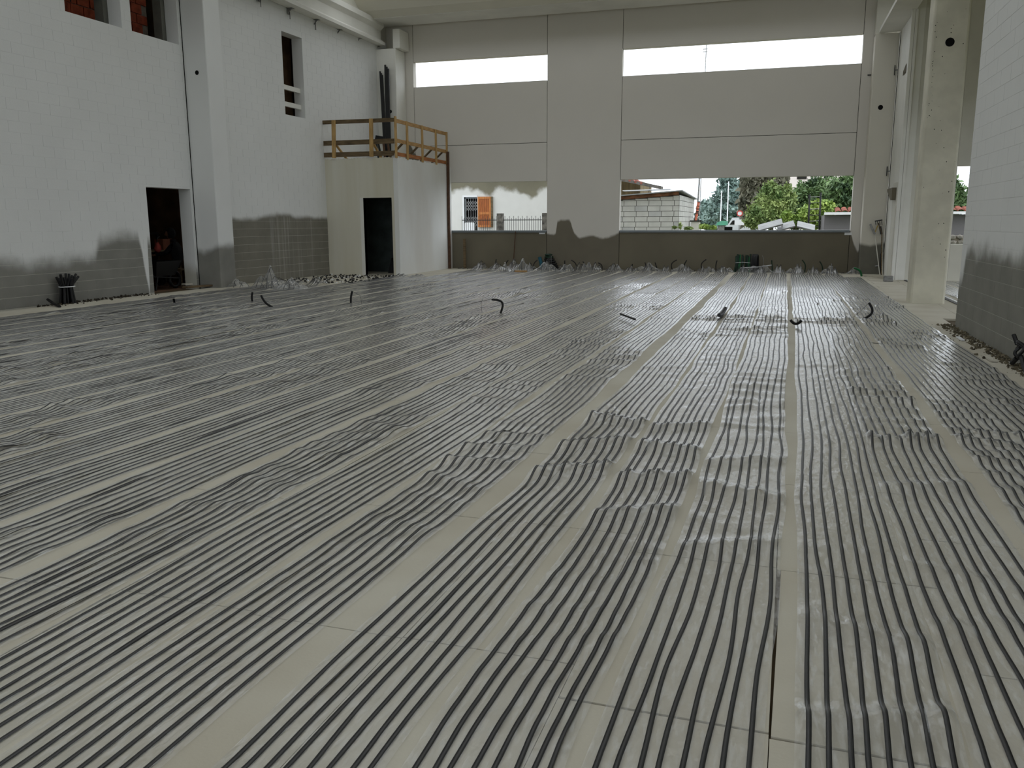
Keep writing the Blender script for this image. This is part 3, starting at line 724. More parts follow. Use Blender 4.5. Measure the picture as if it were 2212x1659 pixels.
for i, (x, ya, yb) in enumerate(((1130, 204, 766), (1292, 275, 786), (1505, 333, 828), (1698, 388, 862), (1850, 424, 886))):
    a = on_x(*cp(x, ya), XG+.035); b = on_x(*cp(x+6, yb), XG+.035)
    MB().bar(a, (a.x, a.y, ZB-.02), .10, .03, (1, 0, 0)).build('post', m_wood, g2)
    if i: MB().bar((a.x-.05, a.y-.05, ZB+.46), (a.x-.62, a.y-.05, ZB-.04), .03, .09, (0, 1, 0)).build('brace', m_woodd, g2)
# black profiles leaning in the corner, on the box roof
def leaning(name, label, tp, bt, w_, n):
    t = thing(name, label, 'profile bundle', 'black profiles leaning in the corner', (bt.x, bt.y, bt.z))
    for k in range(n):
        off = Vector(((k-(n-1)/2)*w_/n, -.01*k, 0)); d = (tp-bt)*(1-.02*k)
        MB().bar(off, d+off, w_/n*.9, .05, (0, 1, 0)).build('profile', m_blackm, t)
        MB().bar(off+Vector((0, -.03, .02)), off+Vector((0, -.03, .02))+d*.05, w_/n*.4, .01, (0, 1, 0)).build('profile_clip', m_steel, t)
tp, bt = on_y(835.5, 140, 24.05), on_y(839.5, 300, 23.85); bt.z = ZB-.06
bt.x = on_y(840, 320, 23.85).x
leaning('profile_bundle', 'thicker upright bundle of black profiles leaning on the corner column', tp, bt, .15, 3)
tp, bt = on_y(823.5, 154, 24.05), on_y(838, 310, 23.95); bt.z = ZB-.06; bt.x -= .07
leaning('profile_bundle', 'tilted bundle of black profiles left of the upright one in the corner', tp, bt, .11, 3)
tag(MB().prism([(-11.25, 0), (-10.95, -.05), (-10.85, -.62), (-11.0, -.60), (-11.05, -.22), (-11.3, -.18)], 23.3, 23.34, 1).box((-10.93, 23.3, -.85), (-10.88, 23.34, -.5)).build('dark_sheet', m_black), 'torn black sheet propped behind the front guardrail', 'sheet')
bpy.data.objects['dark_sheet'].location.z = on_y(815, 292, 23.3).z; print('beam', e1, e2, on_y(815, 292, 23.3))
for k, (a, b, m, lab) in enumerate([((812, 309), (820, 326), m_blackm, 'leftmost dark stick propped behind the front guardrail'), ((817, 309), (826, 326), m_blackm, 'second dark stick propped behind the front guardrail'), ((828, 305), (832, 326), m_rust, 'reddish brown board end behind the front guardrail'), ((838, 309), (843, 326), m_rust, 'brown stick nearest the corner post behind the guardrail')]):
    p, q = on_y(*a, 23.2), on_y(*b, 23.0); q.z = ZB-.06
    tag(MB().bar(p, q, .05, .04, (0, 1, 0)).build('stick', m), lab, 'stick', 'sticks behind the guardrail')

# ------------------------------------------------------------------ outdoors
m_ground = mat('outdoor_ground', (118, 116, 100), .95, .2, .4, col2=(86, 96, 62))
o = struct('ground', MB().box((-60, 25.2, -.5), (60, 140, -.35)).box((8.4, -20, -.5), (60, 25.2, -.35)).box((-60, -60, -.5), (60, -10.1, -.35)), m_ground)
YH = 33.0
m_house = painted('stained_house_wall', 0, [(-14, 2.62), (-13, 2.68), (-12.6, 2.5), (-12.2, 2.75), (-11.5, 2.66), (-11.0, 2.45), (-10.6, 2.7), (-9.9, 2.66), (-9.3, 2.4), (-8.6, 2.7)], white=(134, 130, 112), raw=(214, 214, 210), soft=.12, wob=.3, rawvar=.05, wvar=.2)
h = thing('house', 'pale rendered house with a barred door and a wooden shutter behind the left opening', 'house')
hx0, hx1 = on_y(1000, 430, YH).x - 3, on_y(1225, 430, YH).x
dx0, dx1 = on_y(1003, 450, YH).x, on_y(1031, 450, YH).x; dzt = on_y(1015, 426, YH).z
MB().box((hx0, YH, -.4), (dx0, YH+.3, 3.7)).box((dx1, YH, -.4), (hx1, YH+.3, 3.7)).box((dx0, YH, dzt), (dx1, YH+.3, 3.7)).build('wall', m_house, h)
MB().box((hx0-.3, YH-.5, 3.7), (hx1+.3, YH+5, 3.85)).build('roof', m_brick, h)
MB().box((dx0-.1, YH+.14, -.4), (dx1+.1, YH+.20, dzt)).build('dark_interior', m_hole, h)  # black sheet behind the grille; the unlit room is put into its colour
fr = MB(); 
for a, b in (((dx0-.07, YH-.02, -.4), (dx0, YH+.05, dzt+.07)), ((dx0, YH-.02, dzt), (dx1+.0, YH+.05, dzt+.07))): fr.box(a, b)
fr.build('door_surround', m_white, h)
gt = MB(); gx0, gx1 = dx0+.06, dx1; nd = 5
MB().box((dx0, YH+.03, -.4), (dx0+.05, YH+.10, dzt)).box((dx0, YH+.03, dzt-.05), (dx1, YH+.10, dzt)).build('door_frame', m_sill, h)
sp = (gx1-gx0)/nd
for i in range(nd+1): gt.box((gx0+i*sp-.006, YH+.06, -.3), (gx0+i*sp+.006, YH+.07, dzt-.05))
z = dzt-.15
for band in range(3):
    for row in range(3):
        for i in range(nd):
            zz = z - row*.13
            gt.bar((gx0+i*sp, YH+.05, zz), (gx0+(i+1)*sp, YH+.05, zz-.13), .012, .022, (0, 1, 0)).bar((gx0+(i+1)*sp, YH+.045, zz), (gx0+i*sp, YH+.045, zz-.13), .012, .022, (0, 1, 0))
    z -= .62
gt.build('scissor_grille', m_steel, h)
sx0, sx1 = on_y(1033.5, 450, YH).x, on_y(1062, 450, YH).x; sz1 = on_y(1040, 425, YH).z; sz0 = on_y(1040, 491, YH).z
m_shut = mat('varnished_shutter', (196, 124, 66), .5, .2, 8, s3=(5, 5, .5)); m_shut2 = mat('shutter_board', (172, 98, 48), .5, .2, 8, s3=(5, 5, .5))
sh = MB().box((sx0, YH-.09, sz0), (sx0+.08, YH-.04, sz1)).box((sx1-.08, YH-.09, sz0), (sx1, YH-.04, sz1)).box((sx0+.08, YH-.09, sz1-.09), (sx1-.08, YH-.04, sz1)).box((sx0+.08, YH-.09, sz0), (sx1-.08, YH-.04, sz0+.09))
zm = sz0+(sz1-sz0)*.46; sh.box((sx0+.08, YH-.09, zm-.05), (sx1-.08, YH-.04, zm+.05))
shf = sh.build('shutter', m_shut, h)
for i in range(4):
    a = sx0+.085+i*(sx1-sx0-.17)/4; b = a+(sx1-sx0-.17)/4-.008
    MB().box((a, YH-.075, sz0+.09), (b, YH-.055, zm-.05)).build('shutter_board', m_shut2, shf); MB().box((a, YH-.075, zm+.05), (b, YH-.055, sz1-.09)).build('shutter_board', m_shut2, shf)
MB().box((sx1, YH-.10, sz0), (sx1+.05, YH, sz1)).build('shutter_edge', m_woodd, h)
# fence in front of the house
YN = 29.5
fe = thing('iron_fence', 'thin spiked iron fence between two dark concrete posts in front of the pale house', 'fence')
fb = MB(); zr = on_y(1050, 475.5, YN).z
x = on_y(998, 480, YN).x; xe_ = on_y(1178, 480, YN).x; i = 0
while x < xe_:
    fb.tube([(x, YN, -.35), (x, YN, zr+(.14 if i % 2 == 0 else .07))], .0075, 4); x += .082; i += 1
fb.build('bars', m_blackm, fe, kind='stuff')
MB().box((on_y(998, 480, YN).x, YN-.012, zr-.012), (xe_, YN+.012, zr+.012)).build('top_rail', m_blackm, fe)
m_post = mat('grimy_concrete_post', (128, 124, 118), .9, .35, 6)
for a, b, t in ((1075, 1087, 461), (1172.5, 1186, 460)):
    MB().box((on_y(a, 480, YN).x, YN-.12, -.35), (on_y(b, 480, YN).x, YN+.12, on_y(a, t, YN).z)).build('fence_post', m_post, fe, bevel=.01)
ch = thing('garden_chair', 'white plastic garden chair behind the iron fence by the barred door', 'chair', None, (on_y(1014, 485, 31).x, 31.0, -.35))
zt = on_y(1014, 480.5, 31).z+.35
MB().add([(-.19, 0, zt-.5), (.19, 0, zt-.5), (.19, 0, zt-.03), (.16, 0, zt), (-.16, 0, zt), (-.19, 0, zt-.03), (-.19, .03, zt-.5), (.19, .03, zt-.5), (.19, .03, zt-.03), (.16, .03, zt), (-.16, .03, zt), (-.19, .03, zt-.03)],
    [(0,1,2,3,4,5), (11,10,9,8,7,6)] + [(i, (i+1) % 6, (i+1) % 6+6, i+6) for i in range(6)]).build('backrest', m_white, ch)
MB().box((-.2, -.4, zt-.56), (.2, .02, zt-.51)).build('seat', m_white, ch, bevel=.01)
for a in (-.17, .17):
    for b in (-.36, 0): MB().tube([(a, b, zt-.56), (a*1.15, b*1.05, 0)], .02, 6).build('leg', m_white, ch)

# block shed
YS = 32.0
sd = thing('block_shed', 'small grey block shed with a sheet roof behind the wide opening', 'shed')
m_blk = mat('grey_outdoor_block', (186, 186, 180), .9, .07, 2.5, bump=.4, bs=60)
m_blk2 = mat('grey_outdoor_block_dark', (174, 175, 172), .9, .07, 2.5, bump=.4, bs=60)
a = on_y(1466, 480, YS); x1 = a.x; x0 = on_y(1290, 480, YS).x; y2 = on_x(1498, 480, x1).y
zl, zr_ = on_y(1341, 431.5, YS).z, on_y(1466, 421, YS).z
zat = lambda x: zr_ + (x-x1)/(on_y(1341, 431, YS).x-x1)*(zl-zr_)
MB().prism([(x0, -.35), (x1-.004, -.35), (x1-.004, zr_-.02), (x0, zat(x0)-.02)], YS+.006, y2, 1).build('mortar_core', mat('dark_joints', (96, 94, 88), .95, .2, 8), sd)
bh, bl2 = .193, .462
for r in range(14):
    z0 = -.35 + r*bh; x = x1 - (bl2/2 if r % 2 else 0.18)
    xs_ = [x1]; 
    while x > x0: xs_.append(x); x -= bl2
    for b_, a_ in zip(xs_, xs_[1:]):
        zt_ = min(z0+bh, zat(a_), zat(b_))
        if zt_-z0 > .04 and b_-a_ > .05: MB().box((a_+.009, YS, z0+.008), (b_-.009, YS+.02, zt_-.008)).build('block', m_blk if rnd.random() > .15 else m_blk2, sd)
    y = YS + (bl2/2 if r % 2 == 0 else .1); ys_ = [YS+.0]
    while y < y2: ys_.append(y); y += bl2
    ys_.append(y2)
    for a_, b_ in zip(ys_, ys_[1:]):
        zt_ = min(z0+bh, zr_+.02)
        if zt_-z0 > .04 and b_-a_ > .05: MB().box((x1-.02, a_+.026, z0+.008), (x1+.006, b_-.006, zt_-.008)).build('block', m_blk, sd)
MB().bar((x0, YS-.03, zat(x0)+.06), (x1-.02, YS-.03, zr_+.06), .04, .12).build('fascia_board', mat('old_fascia', (142, 98, 70), .8, .3, 5), sd)
m_sheet = mat('grey_roof_sheet', (150, 152, 152), .6, .15, 4, metal=.2)
MB().add([(x0, YS-.2, zat(x0)+.13), (x1+.12, YS-.2, zr_+.13), (x1+.12, y2+.1, zr_-.02), (x0, y2+.1, zat(x0)-.02), (x0, YS-.2, zat(x0)+.17), (x1+.12, YS-.2, zr_+.17), (x1+.12, y2+.1, zr_+.02), (x0, y2+.1, zat(x0)+.02)], [(0,3,2,1),(4,5,6,7),(0,1,5,4),(1,2,6,5),(2,3,7,6),(3,0,4,7)]).build('sheet_roof', m_sheet, sd)
MB().bar((x1-2.1, YS+.3, zr_+.18), (x1-.35, YS+.3, zr_+.21), .5, .03).build('loose_panel', m_white, sd)
MB().tube([(x1-1.15, YS+.2, zr_+.1), (x1-1.1, YS+.2, zr_+.42)], .008, 5).build('aerial', m_blackm, sd)
# house with red tiles further back
YQ = 42
q = thing('tiled_house', 'brown walled house with an overhanging red tiled roof behind the block shed', 'house')
a, b = on_y(1290, 400, YQ), on_y(1383, 400, YQ)
MB().prism([(a.x, -.35), (b.x, -.35), (b.x, on_y(1383, 391, YQ).z), (a.x, on_y(1300, 374, YQ).z)], YQ, YQ+4, 1).build('wall', mat('ochre_house_wall', (128, 112, 82), .9, .2, 2, s3=(3, 3, .3)), q)
c0_, c1_ = on_y(1300, 376, YQ-1), on_y(1428, 402, YQ-1)
MB().prism([(c0_.x, c0_.z), (c1_.x, c1_.z), (c1_.x, c1_.z-.14), (c0_.x, c0_.z-.14)], YQ-1, YQ-.2, 1).build('eave', mat('grey_eave', (110, 106, 100), .8, .2, 3), q)
tm = MB()
for i in range(9):
    f0 = i/9; cx_ = c0_.x+(c1_.x-.35-c0_.x)*f0; cz = c0_.z+.02+(c1_.z-c0_.z)*f0
    tm.tube([(cx_-.3, YQ-1.02, cz+.06), (cx_-.9, YQ+.6, cz+.35)], .06, 8)
tm.build('roof_tiles', MATS.get('terracotta') or mat('old_tiles', (158, 100, 88), .9, .2, 5), q, kind='stuff')

# vegetation
def foliage(name, parent, blobs, n, size, m, seed, flat=.0, droop=0.):
    r = np.random.RandomState(seed); V = []; Fq = []
    vol = np.array([b[3]*b[4]*b[5] for b in blobs])**.7; vol = vol/vol.sum(); pick = r.choice(len(blobs), n, p=vol)
    d = r.normal(size=(n, 3)); d /= np.linalg.norm(d, axis=1)[:, None]; rad = np.clip(r.normal(.80, .20, n), .2, 1.3)
    B = np.array([b[:6] for b in blobs])[pick]; c = B[:, :3] + d*B[:, 3:6]*rad[:, None]
    u = r.normal(size=(n, 3)); u[:, 2] = u[:, 2]*(1-flat) - droop; u /= np.linalg.norm(u, axis=1)[:, None]
    w_ = np.cross(u, r.normal(size=(n, 3))); w_ /= np.linalg.norm(w_, axis=1)[:, None]
    s = size*r.uniform(.6, 1.3, n)[:, None]
    v = np.stack([c-u*s, c+w_*s*.45, c+u*s, c-w_*s*.45], 1).reshape(-1, 3)
    me = bpy.data.meshes.new(name); quick(me, v, np.arange(4*n).reshape(-1, 4)); me.materials.append(m)
    return link(name, me, parent)
def leafm(name, c1, c2):
    m = mat(name, c1, .6, .3, 1.6, bump=0, col2=c2); return m
L_blue = leafm('cedar_needles', (142, 164, 156), (88, 110, 104)); L_lime = leafm('lime_leaves', (158, 174, 108), (86, 112, 62))  # haze of the distance is mixed into both leaf colours
L_dark = leafm('dark_leaves', (112, 138, 88), (50, 72, 46)); L_brown = leafm('drooping_needles', (132, 130, 112), (76, 78, 64)); L_yg = leafm('young_leaves', (164, 184, 96), (104, 136, 66))
m_bark = mat('bark', (78, 66, 52), .9, .3, 10)
def P3(px, py, Y): return on_y(px, py, Y)
def tree(name, label, cat, Y, blobs, base, n, size, m, seed, group=None, r_tr=.15, **kw):
    t = thing(name, label, cat, group); s = 1830/(Y*.99)
    bl3 = []
    for px, py, rx, ry in blobs: p = P3(px, py, Y); bl3.append((p.x, p.y+rnd.uniform(-.3, .3)*rx/s, p.z, rx/s, rx/s*.9, ry/s))
    foliage('crown', t, bl3, n, size, m, seed, **kw)
    b = P3(*base, Y); tp_ = bl3[0]
    MB().tube([(b.x, b.y, -.36), ((b.x+tp_[0])/2, tp_[1], (tp_[2]-.35)/2), (tp_[0], tp_[1], tp_[2])], [r_tr, r_tr*.8, r_tr*.4], 8).build('trunk', m_bark, t)
cb_ = [(1575, 470-k*9.0, 56-k*4.4, 7.5) for k in range(11)]
cb_ += [(1575+math.cos(k*2.4)*(48-k*2.2), 478-k*5.2, 16, 5) for k in range(18)]
tree('cedar_tree', 'tall blue-green cedar tree behind the white flagpoles', 'tree', 62, cb_, (1575, 495), 5200, .17, L_blue, 1, droop=.3)
tree('hazy_tree', 'hazy blue-green tree between the striped pole and the cedar', 'tree', 75, [(1528, 462, 22, 24), (1515, 475, 14, 16), (1545, 480, 18, 16), (1522, 448, 10, 12)], (1528, 495), 3000, .28, L_blue, 2)
tree('drooping_tree', 'brown-green tree with drooping twigs behind the lime shrub', 'tree', 50, [(1625, 410, 22, 42), (1612, 440, 14, 40), (1660, 400, 24, 26), (1690, 395, 12, 20), (1640, 385, 30, 12)], (1630, 495), 3600, .22, L_brown, 3, droop=1.4)
tree('lime_tree', 'bushy lime-green tree in the middle of the wide opening', 'tree', 40, [(1668, 445, 36, 36), (1650, 465, 34, 26), (1690, 440, 26, 30), (1665, 412, 16, 20), (1640, 480, 30, 14), (1700, 420, 10, 20)], (1665, 495), 11000, .085, L_lime, 4)
tree('broadleaf_tree', 'dark green broadleaf tree behind the black ladder frame', 'tree', 46, [(1760, 430, 44, 38), (1735, 450, 34, 40), (1785, 420, 34, 30), (1762, 400, 20, 14), (1720, 470, 24, 24)], (1750, 495), 9000, .12, L_dark, 5)
tree('broadleaf_tree', 'dark green broadleaf tree at the right end of the wide opening', 'tree', 43, [(1825, 415, 36, 32), (1850, 440, 44, 40), (1800, 440, 24, 24), (1838, 392, 16, 16), (1880, 420, 40, 40)], (1840, 495), 9000, .115, L_dark, 6)
tree('broadleaf_tree', 'tree glimpsed right of the free pillar above the tiled roof', 'tree', 43, [(2060, 430, 22, 30), (2050, 400, 16, 22), (2082, 445, 14, 12), (2030, 430, 30, 40)], (2050, 500), 5000, .14, L_dark, 7)
tree('young_shrub', 'bright yellow-green shrub beneath the black ladder frame', 'shrub', 37, [(1712, 476, 16, 10), (1745, 470, 20, 22), (1775, 450, 22, 16), (1775, 480, 20, 14), (1700, 468, 10, 10)], (1740, 500), 4200, .10, L_yg, 8, r_tr=.04)
tree('weed_clump', 'bright weed clump at the foot of the striped pole', 'weeds', 33, [(1523, 490, 12, 5), (1540, 492, 8, 4)], (1525, 500), 500, .06, L_yg, 9, r_tr=.02)
tree('weed_clump', 'small weeds at the shed corner behind the sill', 'weeds', 31.5, [(1457, 491, 5, 3), (1469, 488, 3, 8), (1487, 493, 9, 3)], (1470, 500), 350, .05, L_lime, 10, r_tr=.02)
# far white building behind the trees
fb_ = thing('apartment_block', 'pale apartment block glimpsed between the trees', 'building')
a, b = on_y(1695, 400, 80), on_y(1900, 400, 80)
MB().box((a.x, 80, -.35), (b.x, 90, on_y(1700, 330, 80).z)).build('wall', mat('pale_facade', (222, 212, 206), .9, .05, .3), fb_)
for k in range(5):
    xx = a.x+1+k*2.2
    for zz in (2.2, 5.0): MB().box((xx, 79.93, zz), (xx+.8, 80, zz+1.2)).build('window', m_dark, fb_)
# poles
po = thing('striped_pole', 'metal pole with an orange sleeve on a concrete plinth beside the shed', 'pole')
p = on_y(1503, 480, 36); zt = on_y(1512, 360, 36).z
MB().tube([(p.x, 36, .3), (on_y(1512, 380, 36).x, 36, zt)], .035, 8).build('pole', m_steel, po)
m_or = mat('orange_plastic', (216, 122, 96), .5, .1, 5)
za, zb_ = on_y(1507, 476, 36).z, on_y(1510, 436, 36).z
MB().tube([(p.x+.0, 36, za), (on_y(1509, 436, 36).x, 36, zb_)], .055, 10).build('orange_sleeve', m_or, po)
for f_ in (.35, .42, .47, .6, .75, .98): MB().tube([(p.x+.1*f_, 36, za+(zb_-za)*f_), (p.x+.1*f_, 36, za+(zb_-za)*f_+.025)], .062, 10).build('strap', m_black, po)
MB().box((p.x-.17, 35.85, -.35), (p.x+.17, 36.15, za-.02)).build('plinth', m_conc, po)
MB().box((p.x-.22, 35.8, za-.05), (p.x+.22, 36.2, za)).build('plinth_cap', m_dark, po)
for k, (px, yt, nm) in enumerate(((1556, 412, 'shortest, leftmost'), (1571, 392, 'middle'), (1600, 370, 'tallest, rightmost'))):
    p = on_y(px, 480, 55); o = MB().tube([(p.x, 55, -.35), (on_y(px+3, yt, 55).x, 55, on_y(px, yt, 55).z)], [.04, .03], 8).build('flagpole', m_white)
    tag(o, nm + ' of the three thin white poles in front of the cedar', 'pole', 'white poles')
p = on_y(1522.5, 152, 70)
an = thing('antenna_mast', 'thin antenna mast seen through the right high slot', 'antenna')
MB().tube([(p.x, 70, -.35), (p.x+.05, 70, on_y(1524, 90, 70).z)], .035, 6).build('mast', m_steel, an)
for yy in (106, 112): z = on_y(1522, yy, 70).z; MB().box((p.x-.2, 69.97, z-.03), (p.x+.16, 70.03, z+.03)).build('antenna_arm', m_steel, an)
van = thing('parked_van', 'white van parked beyond the garden, partly hidden by the lime tree', 'van')
a, b = on_y(1572, 480, 52), on_y(1612, 480, 52); zt = on_y(1580, 470, 52).z
MB().prism([(a.x-.2, -.1), (b.x+.8, -.1), (b.x+.8, zt), (a.x+.25, zt), (a.x-.02, zt-.45), (a.x-.2, zt-.6)], 52, 53.6, 1).build('body', m_white, van)
MB().prism([(a.x+.12, zt-.40), (a.x+.28, zt-.16), (a.x+.5, zt-.16), (a.x+.5, zt-.40)], 51.98, 52.0, 1).build('side_window', m_dark, van)
for xx in (a.x+.3, b.x): MB().tube([(xx, 51.97, -.05), (xx, 52.2, -.05)], .3, 14).build('wheel', m_black, van)
tp_ = thing('green_canopy', 'green rounded canopy beyond the weeds', 'canopy'); a, b = on_y(1546, 482, 50), on_y(1570, 482, 50); z = on_y(1556, 477, 50).z
MB().prism([(a.x, z-.25), (a.x+.1, z-.08), ((a.x+b.x)/2, z), (b.x, z-.02), (b.x, z-.25)], 50, 51.5, 1).build('cover', m_teal if False else mat('sea_green_cover', (96, 168, 140), .6, .1, 3), tp_)
MB().box((a.x+.1, 50.1, -.35), (b.x-.1, 51.4, z-.25)).build('stall', m_steel, tp_)
sg = thing('road_sign', 'round road sign with a red rim beyond the garden', 'sign'); p = on_y(1598, 461, 48)
nn = 20; 
MB().tube([(p.x, 48, p.z), (p.x, 48.02, p.z)], .11, nn).build('sign_face', m_white, sg)
rg = MB(); v = []
for i in range(nn):
    t_ = 2*math.pi*i/nn; v += [(p.x+.16*math.cos(t_), 47.99, p.z+.16*math.sin(t_)), (p.x+.11*math.cos(t_), 47.99, p.z+.11*math.sin(t_))]
rg.add(v, [(2*i, (2*i+2) % (2*nn), (2*i+3) % (2*nn), 2*i+1) for i in range(nn)]); rg.build('red_rim', mat('sign_red', (200, 70, 64), .5, .05, 3), sg)
MB().tube([(p.x, 48.05, -.35), (p.x, 48.05, p.z)], .035, 6).build('sign_post', m_steel, sg)
MB().box((p.x-.25, 48, p.z-.62), (p.x+.25, 48.02, p.z-.32)).build('sub_panel', m_white, sg)
tag(MB().box((on_y(1565, 493, 25.0).x, 24.96, ZO0), (on_y(1582, 493, 25.0).x, 25.08, ZO0+.09)).build('brown_block', m_dark, bevel=.004), 'small dark brown block resting on the sill of the wide opening', 'block')
# ladder-like frame
lf = thing('ladder_frame', 'black ladder frame standing in the shrubs outside the wide opening', 'ladder'); YL = 36
for a, t in ((1749, 420), (1773, 416)):
    p = on_y(a, 470, YL); MB().tube([(p.x, YL, -.35), (on_y(a, t, YL).x, YL, on_y(a, t, YL).z)], .035, 8).build('upright', m_blackm, lf)
for k in range(6):
    yy = 426+k*13; a, b = on_y(1749, yy, YL), on_y(1773, yy-1, YL); MB().tube([a, b], .016, 6).build('rung', m_blackm if k % 2 else m_steel, lf)
# low sheets just outside
for k, (a, b, c, lab) in enumerate([((1638, 493), (1690, 479), (1697, 484), 'leftmost grey sheet tilted beside the sill outside'), ((1680, 493), (1716, 483), (1722, 492), 'middle tilted grey sheet outside the sill'), ((1722, 484), (1760, 493), (1735, 494), 'rightmost sheet sloping down to the right outside the sill')]):
    Yk = 27.0+.35*k; p, q_ = on_y(*a, Yk), on_y(*b, Yk)
    o = MB().bar(p, q_, 1.0, .04, (0, -.16, 1)).build('grey_sheet', m_sheet); tag(o, lab, 'sheet', 'sheets outside the sill')
    for e_ in (p, q_): MB().box((e_.x-.012, e_.y+.2, -.35), (e_.x+.012, e_.y+.23, e_.z+.02)).build('trestle', m_woodd, o)
# low outbuilding with roman tiles, carries on to the right
YO = 34.0
ob = thing('outbuilding', 'low grey outbuilding with a row of red roman tiles right of the ladder frame', 'building')
a = on_y(1781, 470, YO); zf = on_y(1800, 461, YO).z; xo1 = on_y(2140, 470, YO).x
MB().box((a.x, YO, -.35), (xo1, YO+2.5, zf-.06)).build('wall', painted('two_tone_wall', 0, [(a.x, .95), (a.x+1.0, .92), (a.x+2, .80), (xo1, .8)], white=(112, 110, 112), raw=(176, 176, 190), soft=.08, wob=.05, rawvar=.03), ob)
MB().box((a.x-.02, YO-.35, zf-.05), (xo1, YO-.0, zf+.04)).build('fascia', m_white, ob)
MB().box((a.x, YO-.02, .78), (xo1, YO, .84)).build('base_line', m_dark, ob)
tl = MB(); v = []; nn = 7
for s in (0, 1):
    for i in range(nn): t_ = math.pi*i/(nn-1); v.append((.11*math.cos(t_)*(1-.15*s), s*.75, .06*math.sin(t_)+.13*s))
for s in (0, 1):
    for i in range(nn): t_ = math.pi*i/(nn-1); v.append((.09*math.cos(t_)*(1-.15*s), s*.75, .045*math.sin(t_)+.13*s))
fs = [(i, i+1, i+1+nn, i+nn) for i in range(nn-1)] + [(2*nn+i, 2*nn+i+nn, 2*nn+i+nn+1, 2*nn+i+1) for i in range(nn-1)] + [(i, i+2*nn, i+1+2*nn, i+1) for i in range(nn-1)]
tme = tl.add(v, fs).mesh('roof_tile', mat('terracotta', (138, 72, 52), .85, .25, 5))
x = a.x+.45
while x < xo1: link('roof_tile', tme, ob, (x, YO-.32, zf+.05+rnd.uniform(-.01, .01))); x += .225
# rubble wall below it
rb = thing('rubble_wall', 'low rubble stone wall behind the bay opening right of the free pillar', 'wall')
xa_, xb_ = on_y(2030, 520, 30).x, on_y(2130, 520, 30).x; zt = on_y(2070, 507, 30).z
MB().box((xa_, 30.03, -.35), (xb_, 30.4, zt-.03)).build('core', m_mortar, rb)
m_stone = mat('rubble_stone', (150, 146, 136), .9, .35, 6, bump=.5, bs=30)
z = zt
while z > zt-.75:
    x = xa_
    while x < xb_:
        w_ = rnd.uniform(.16, .34); hh_ = rnd.uniform(.12, .17)
        bmx = bmesh.new(); bmesh.ops.create_icosphere(bmx, subdivisions=1, radius=1)
        for vv in bmx.verts: vv.co = Vector((vv.co.x*w_*.55, vv.co.y*.08, vv.co.z*hh_*.58))*rnd.uniform(.9, 1.1)
        me = bpy.data.meshes.new('stone'); bmx.to_mesh(me); bmx.free(); me.materials.append(m_stone); link('stone', me, rb, (x+w_/2, 30.02, z-.08)); x += w_
    z -= .16

# ------------------------------------------------------------------ small things on the floor
def conduit(pb, pt, label, bow_=0., r=.014, m=None, cat='conduit', group=None, Y=None, zb=0., ring=True, seed=0):
    """corrugated conduit end standing up from the floor: base pixel, tip pixel, sideways bow in metres"""
    bow = -bow_; a = on_y(*pb, Y) if Y else on_z(*pb, zb)
    if Y: a.z = max(0.0, min(a.z, .05))
    b = on_y(*pt, a.y); pts = []
    d = b-a; sd = Vector((d.z, 0, -d.x)); 
    if sd.length > 0: sd.normalize()
    for i in range(15):
        t = i/14; pts.append(a + d*t + sd*bow*math.sin(math.pi*t))
    pts[0].z = min(pts[0].z, 0.0)
    mb = MB()
    fine = []; rr = []
    for i in range(57):
        t = i/56*14; k = min(int(t), 13); q = pts[k].lerp(pts[k+1], t-k); fine.append(q); rr.append(r*(1.0 if i % 2 else .84))
    o = mb.tube(fine, rr, 8).build('conduit', m or m_black)
    tag(o, label, cat, group); return o
floor_c = [((545, 651), (545.5, 631), .01, 'short upright black conduit end left of the slanted one on the mats'),
 ((588, 663), (564, 638), .03, 'slanted black conduit end in front of the film mounds on the left'),
 ((377, 654), (375, 645), 0, 'tiny black conduit stub below the dark doorway'),
 ((758, 655), (761, 629), .01, 'upright black conduit end below the corner box'),
 ((1081, 677), (1062.5, 647), -.10, 'large black curved conduit end in the middle of the floor'),
 ((1866, 689), (1877, 654), -.07, 'black curved conduit end near the free pillar'),
 ((482, 620), (487, 600), .02, 'black conduit end at the foot of the left column'),
 ((681, 592), (678, 577), 0, 'leftmost of three conduit ends before the corner box'), ((711, 592), (715, 576), .02, 'middle of three conduit ends before the corner box'), ((748, 592), (747, 575), -.02, 'rightmost of three conduit ends before the corner box')]
for i, (a, b, bow, lab) in enumerate(floor_c): conduit(a, b, lab, bow*1.15, .019 if i in (4, 5) else .020)
def wire(pts, label, r=.0025, m=None):
    tag(MB().tube(pts, r, 5).build('pull_wire', m or m_blackm), label, 'wire', 'pull wires of the conduits')
b = on_z(1081, 677); tip = on_y(1062.5, 647, b.y); w0 = on_z(1041, 675)
wire([tip, tip.lerp(w0, .3)+Vector((-.09, 0, .10)), tip.lerp(w0, .7)+Vector((-.06, 0, .08)), w0], 'thin wire loop falling from the large curved conduit')
b = on_z(1866, 689); tip = on_y(1877, 654, b.y); w0 = on_z(1840, 688)
wire([tip, tip.lerp(w0, .5)+Vector((0, 0, -.01)), w0], 'thin wire slanting down from the conduit near the free pillar')
b = on_z(758, 655); tip = on_y(761, 629, b.y); wire([tip, tip+Vector((.16, 0, -.08)), tip+Vector((.17, 0, -.24)), tip+Vector((.10, 0, -.33))], 'thin wire loop beside the conduit below the corner box')
def lying(p1, p2, sag, label, r=.02, z=.045, m=None):
    a, b = on_z(*p1, z), on_z(*p2, z); pts = []
    for i in range(41): t = i/40; pts.append(a.lerp(b, t) + Vector((0, 0, sag*4*(t-.5)**2)) )
    tag(MB().tube(pts, [r*(1 if i % 2 else .84) for i in range(41)], 8).build('conduit', m or m_black), label, 'conduit')
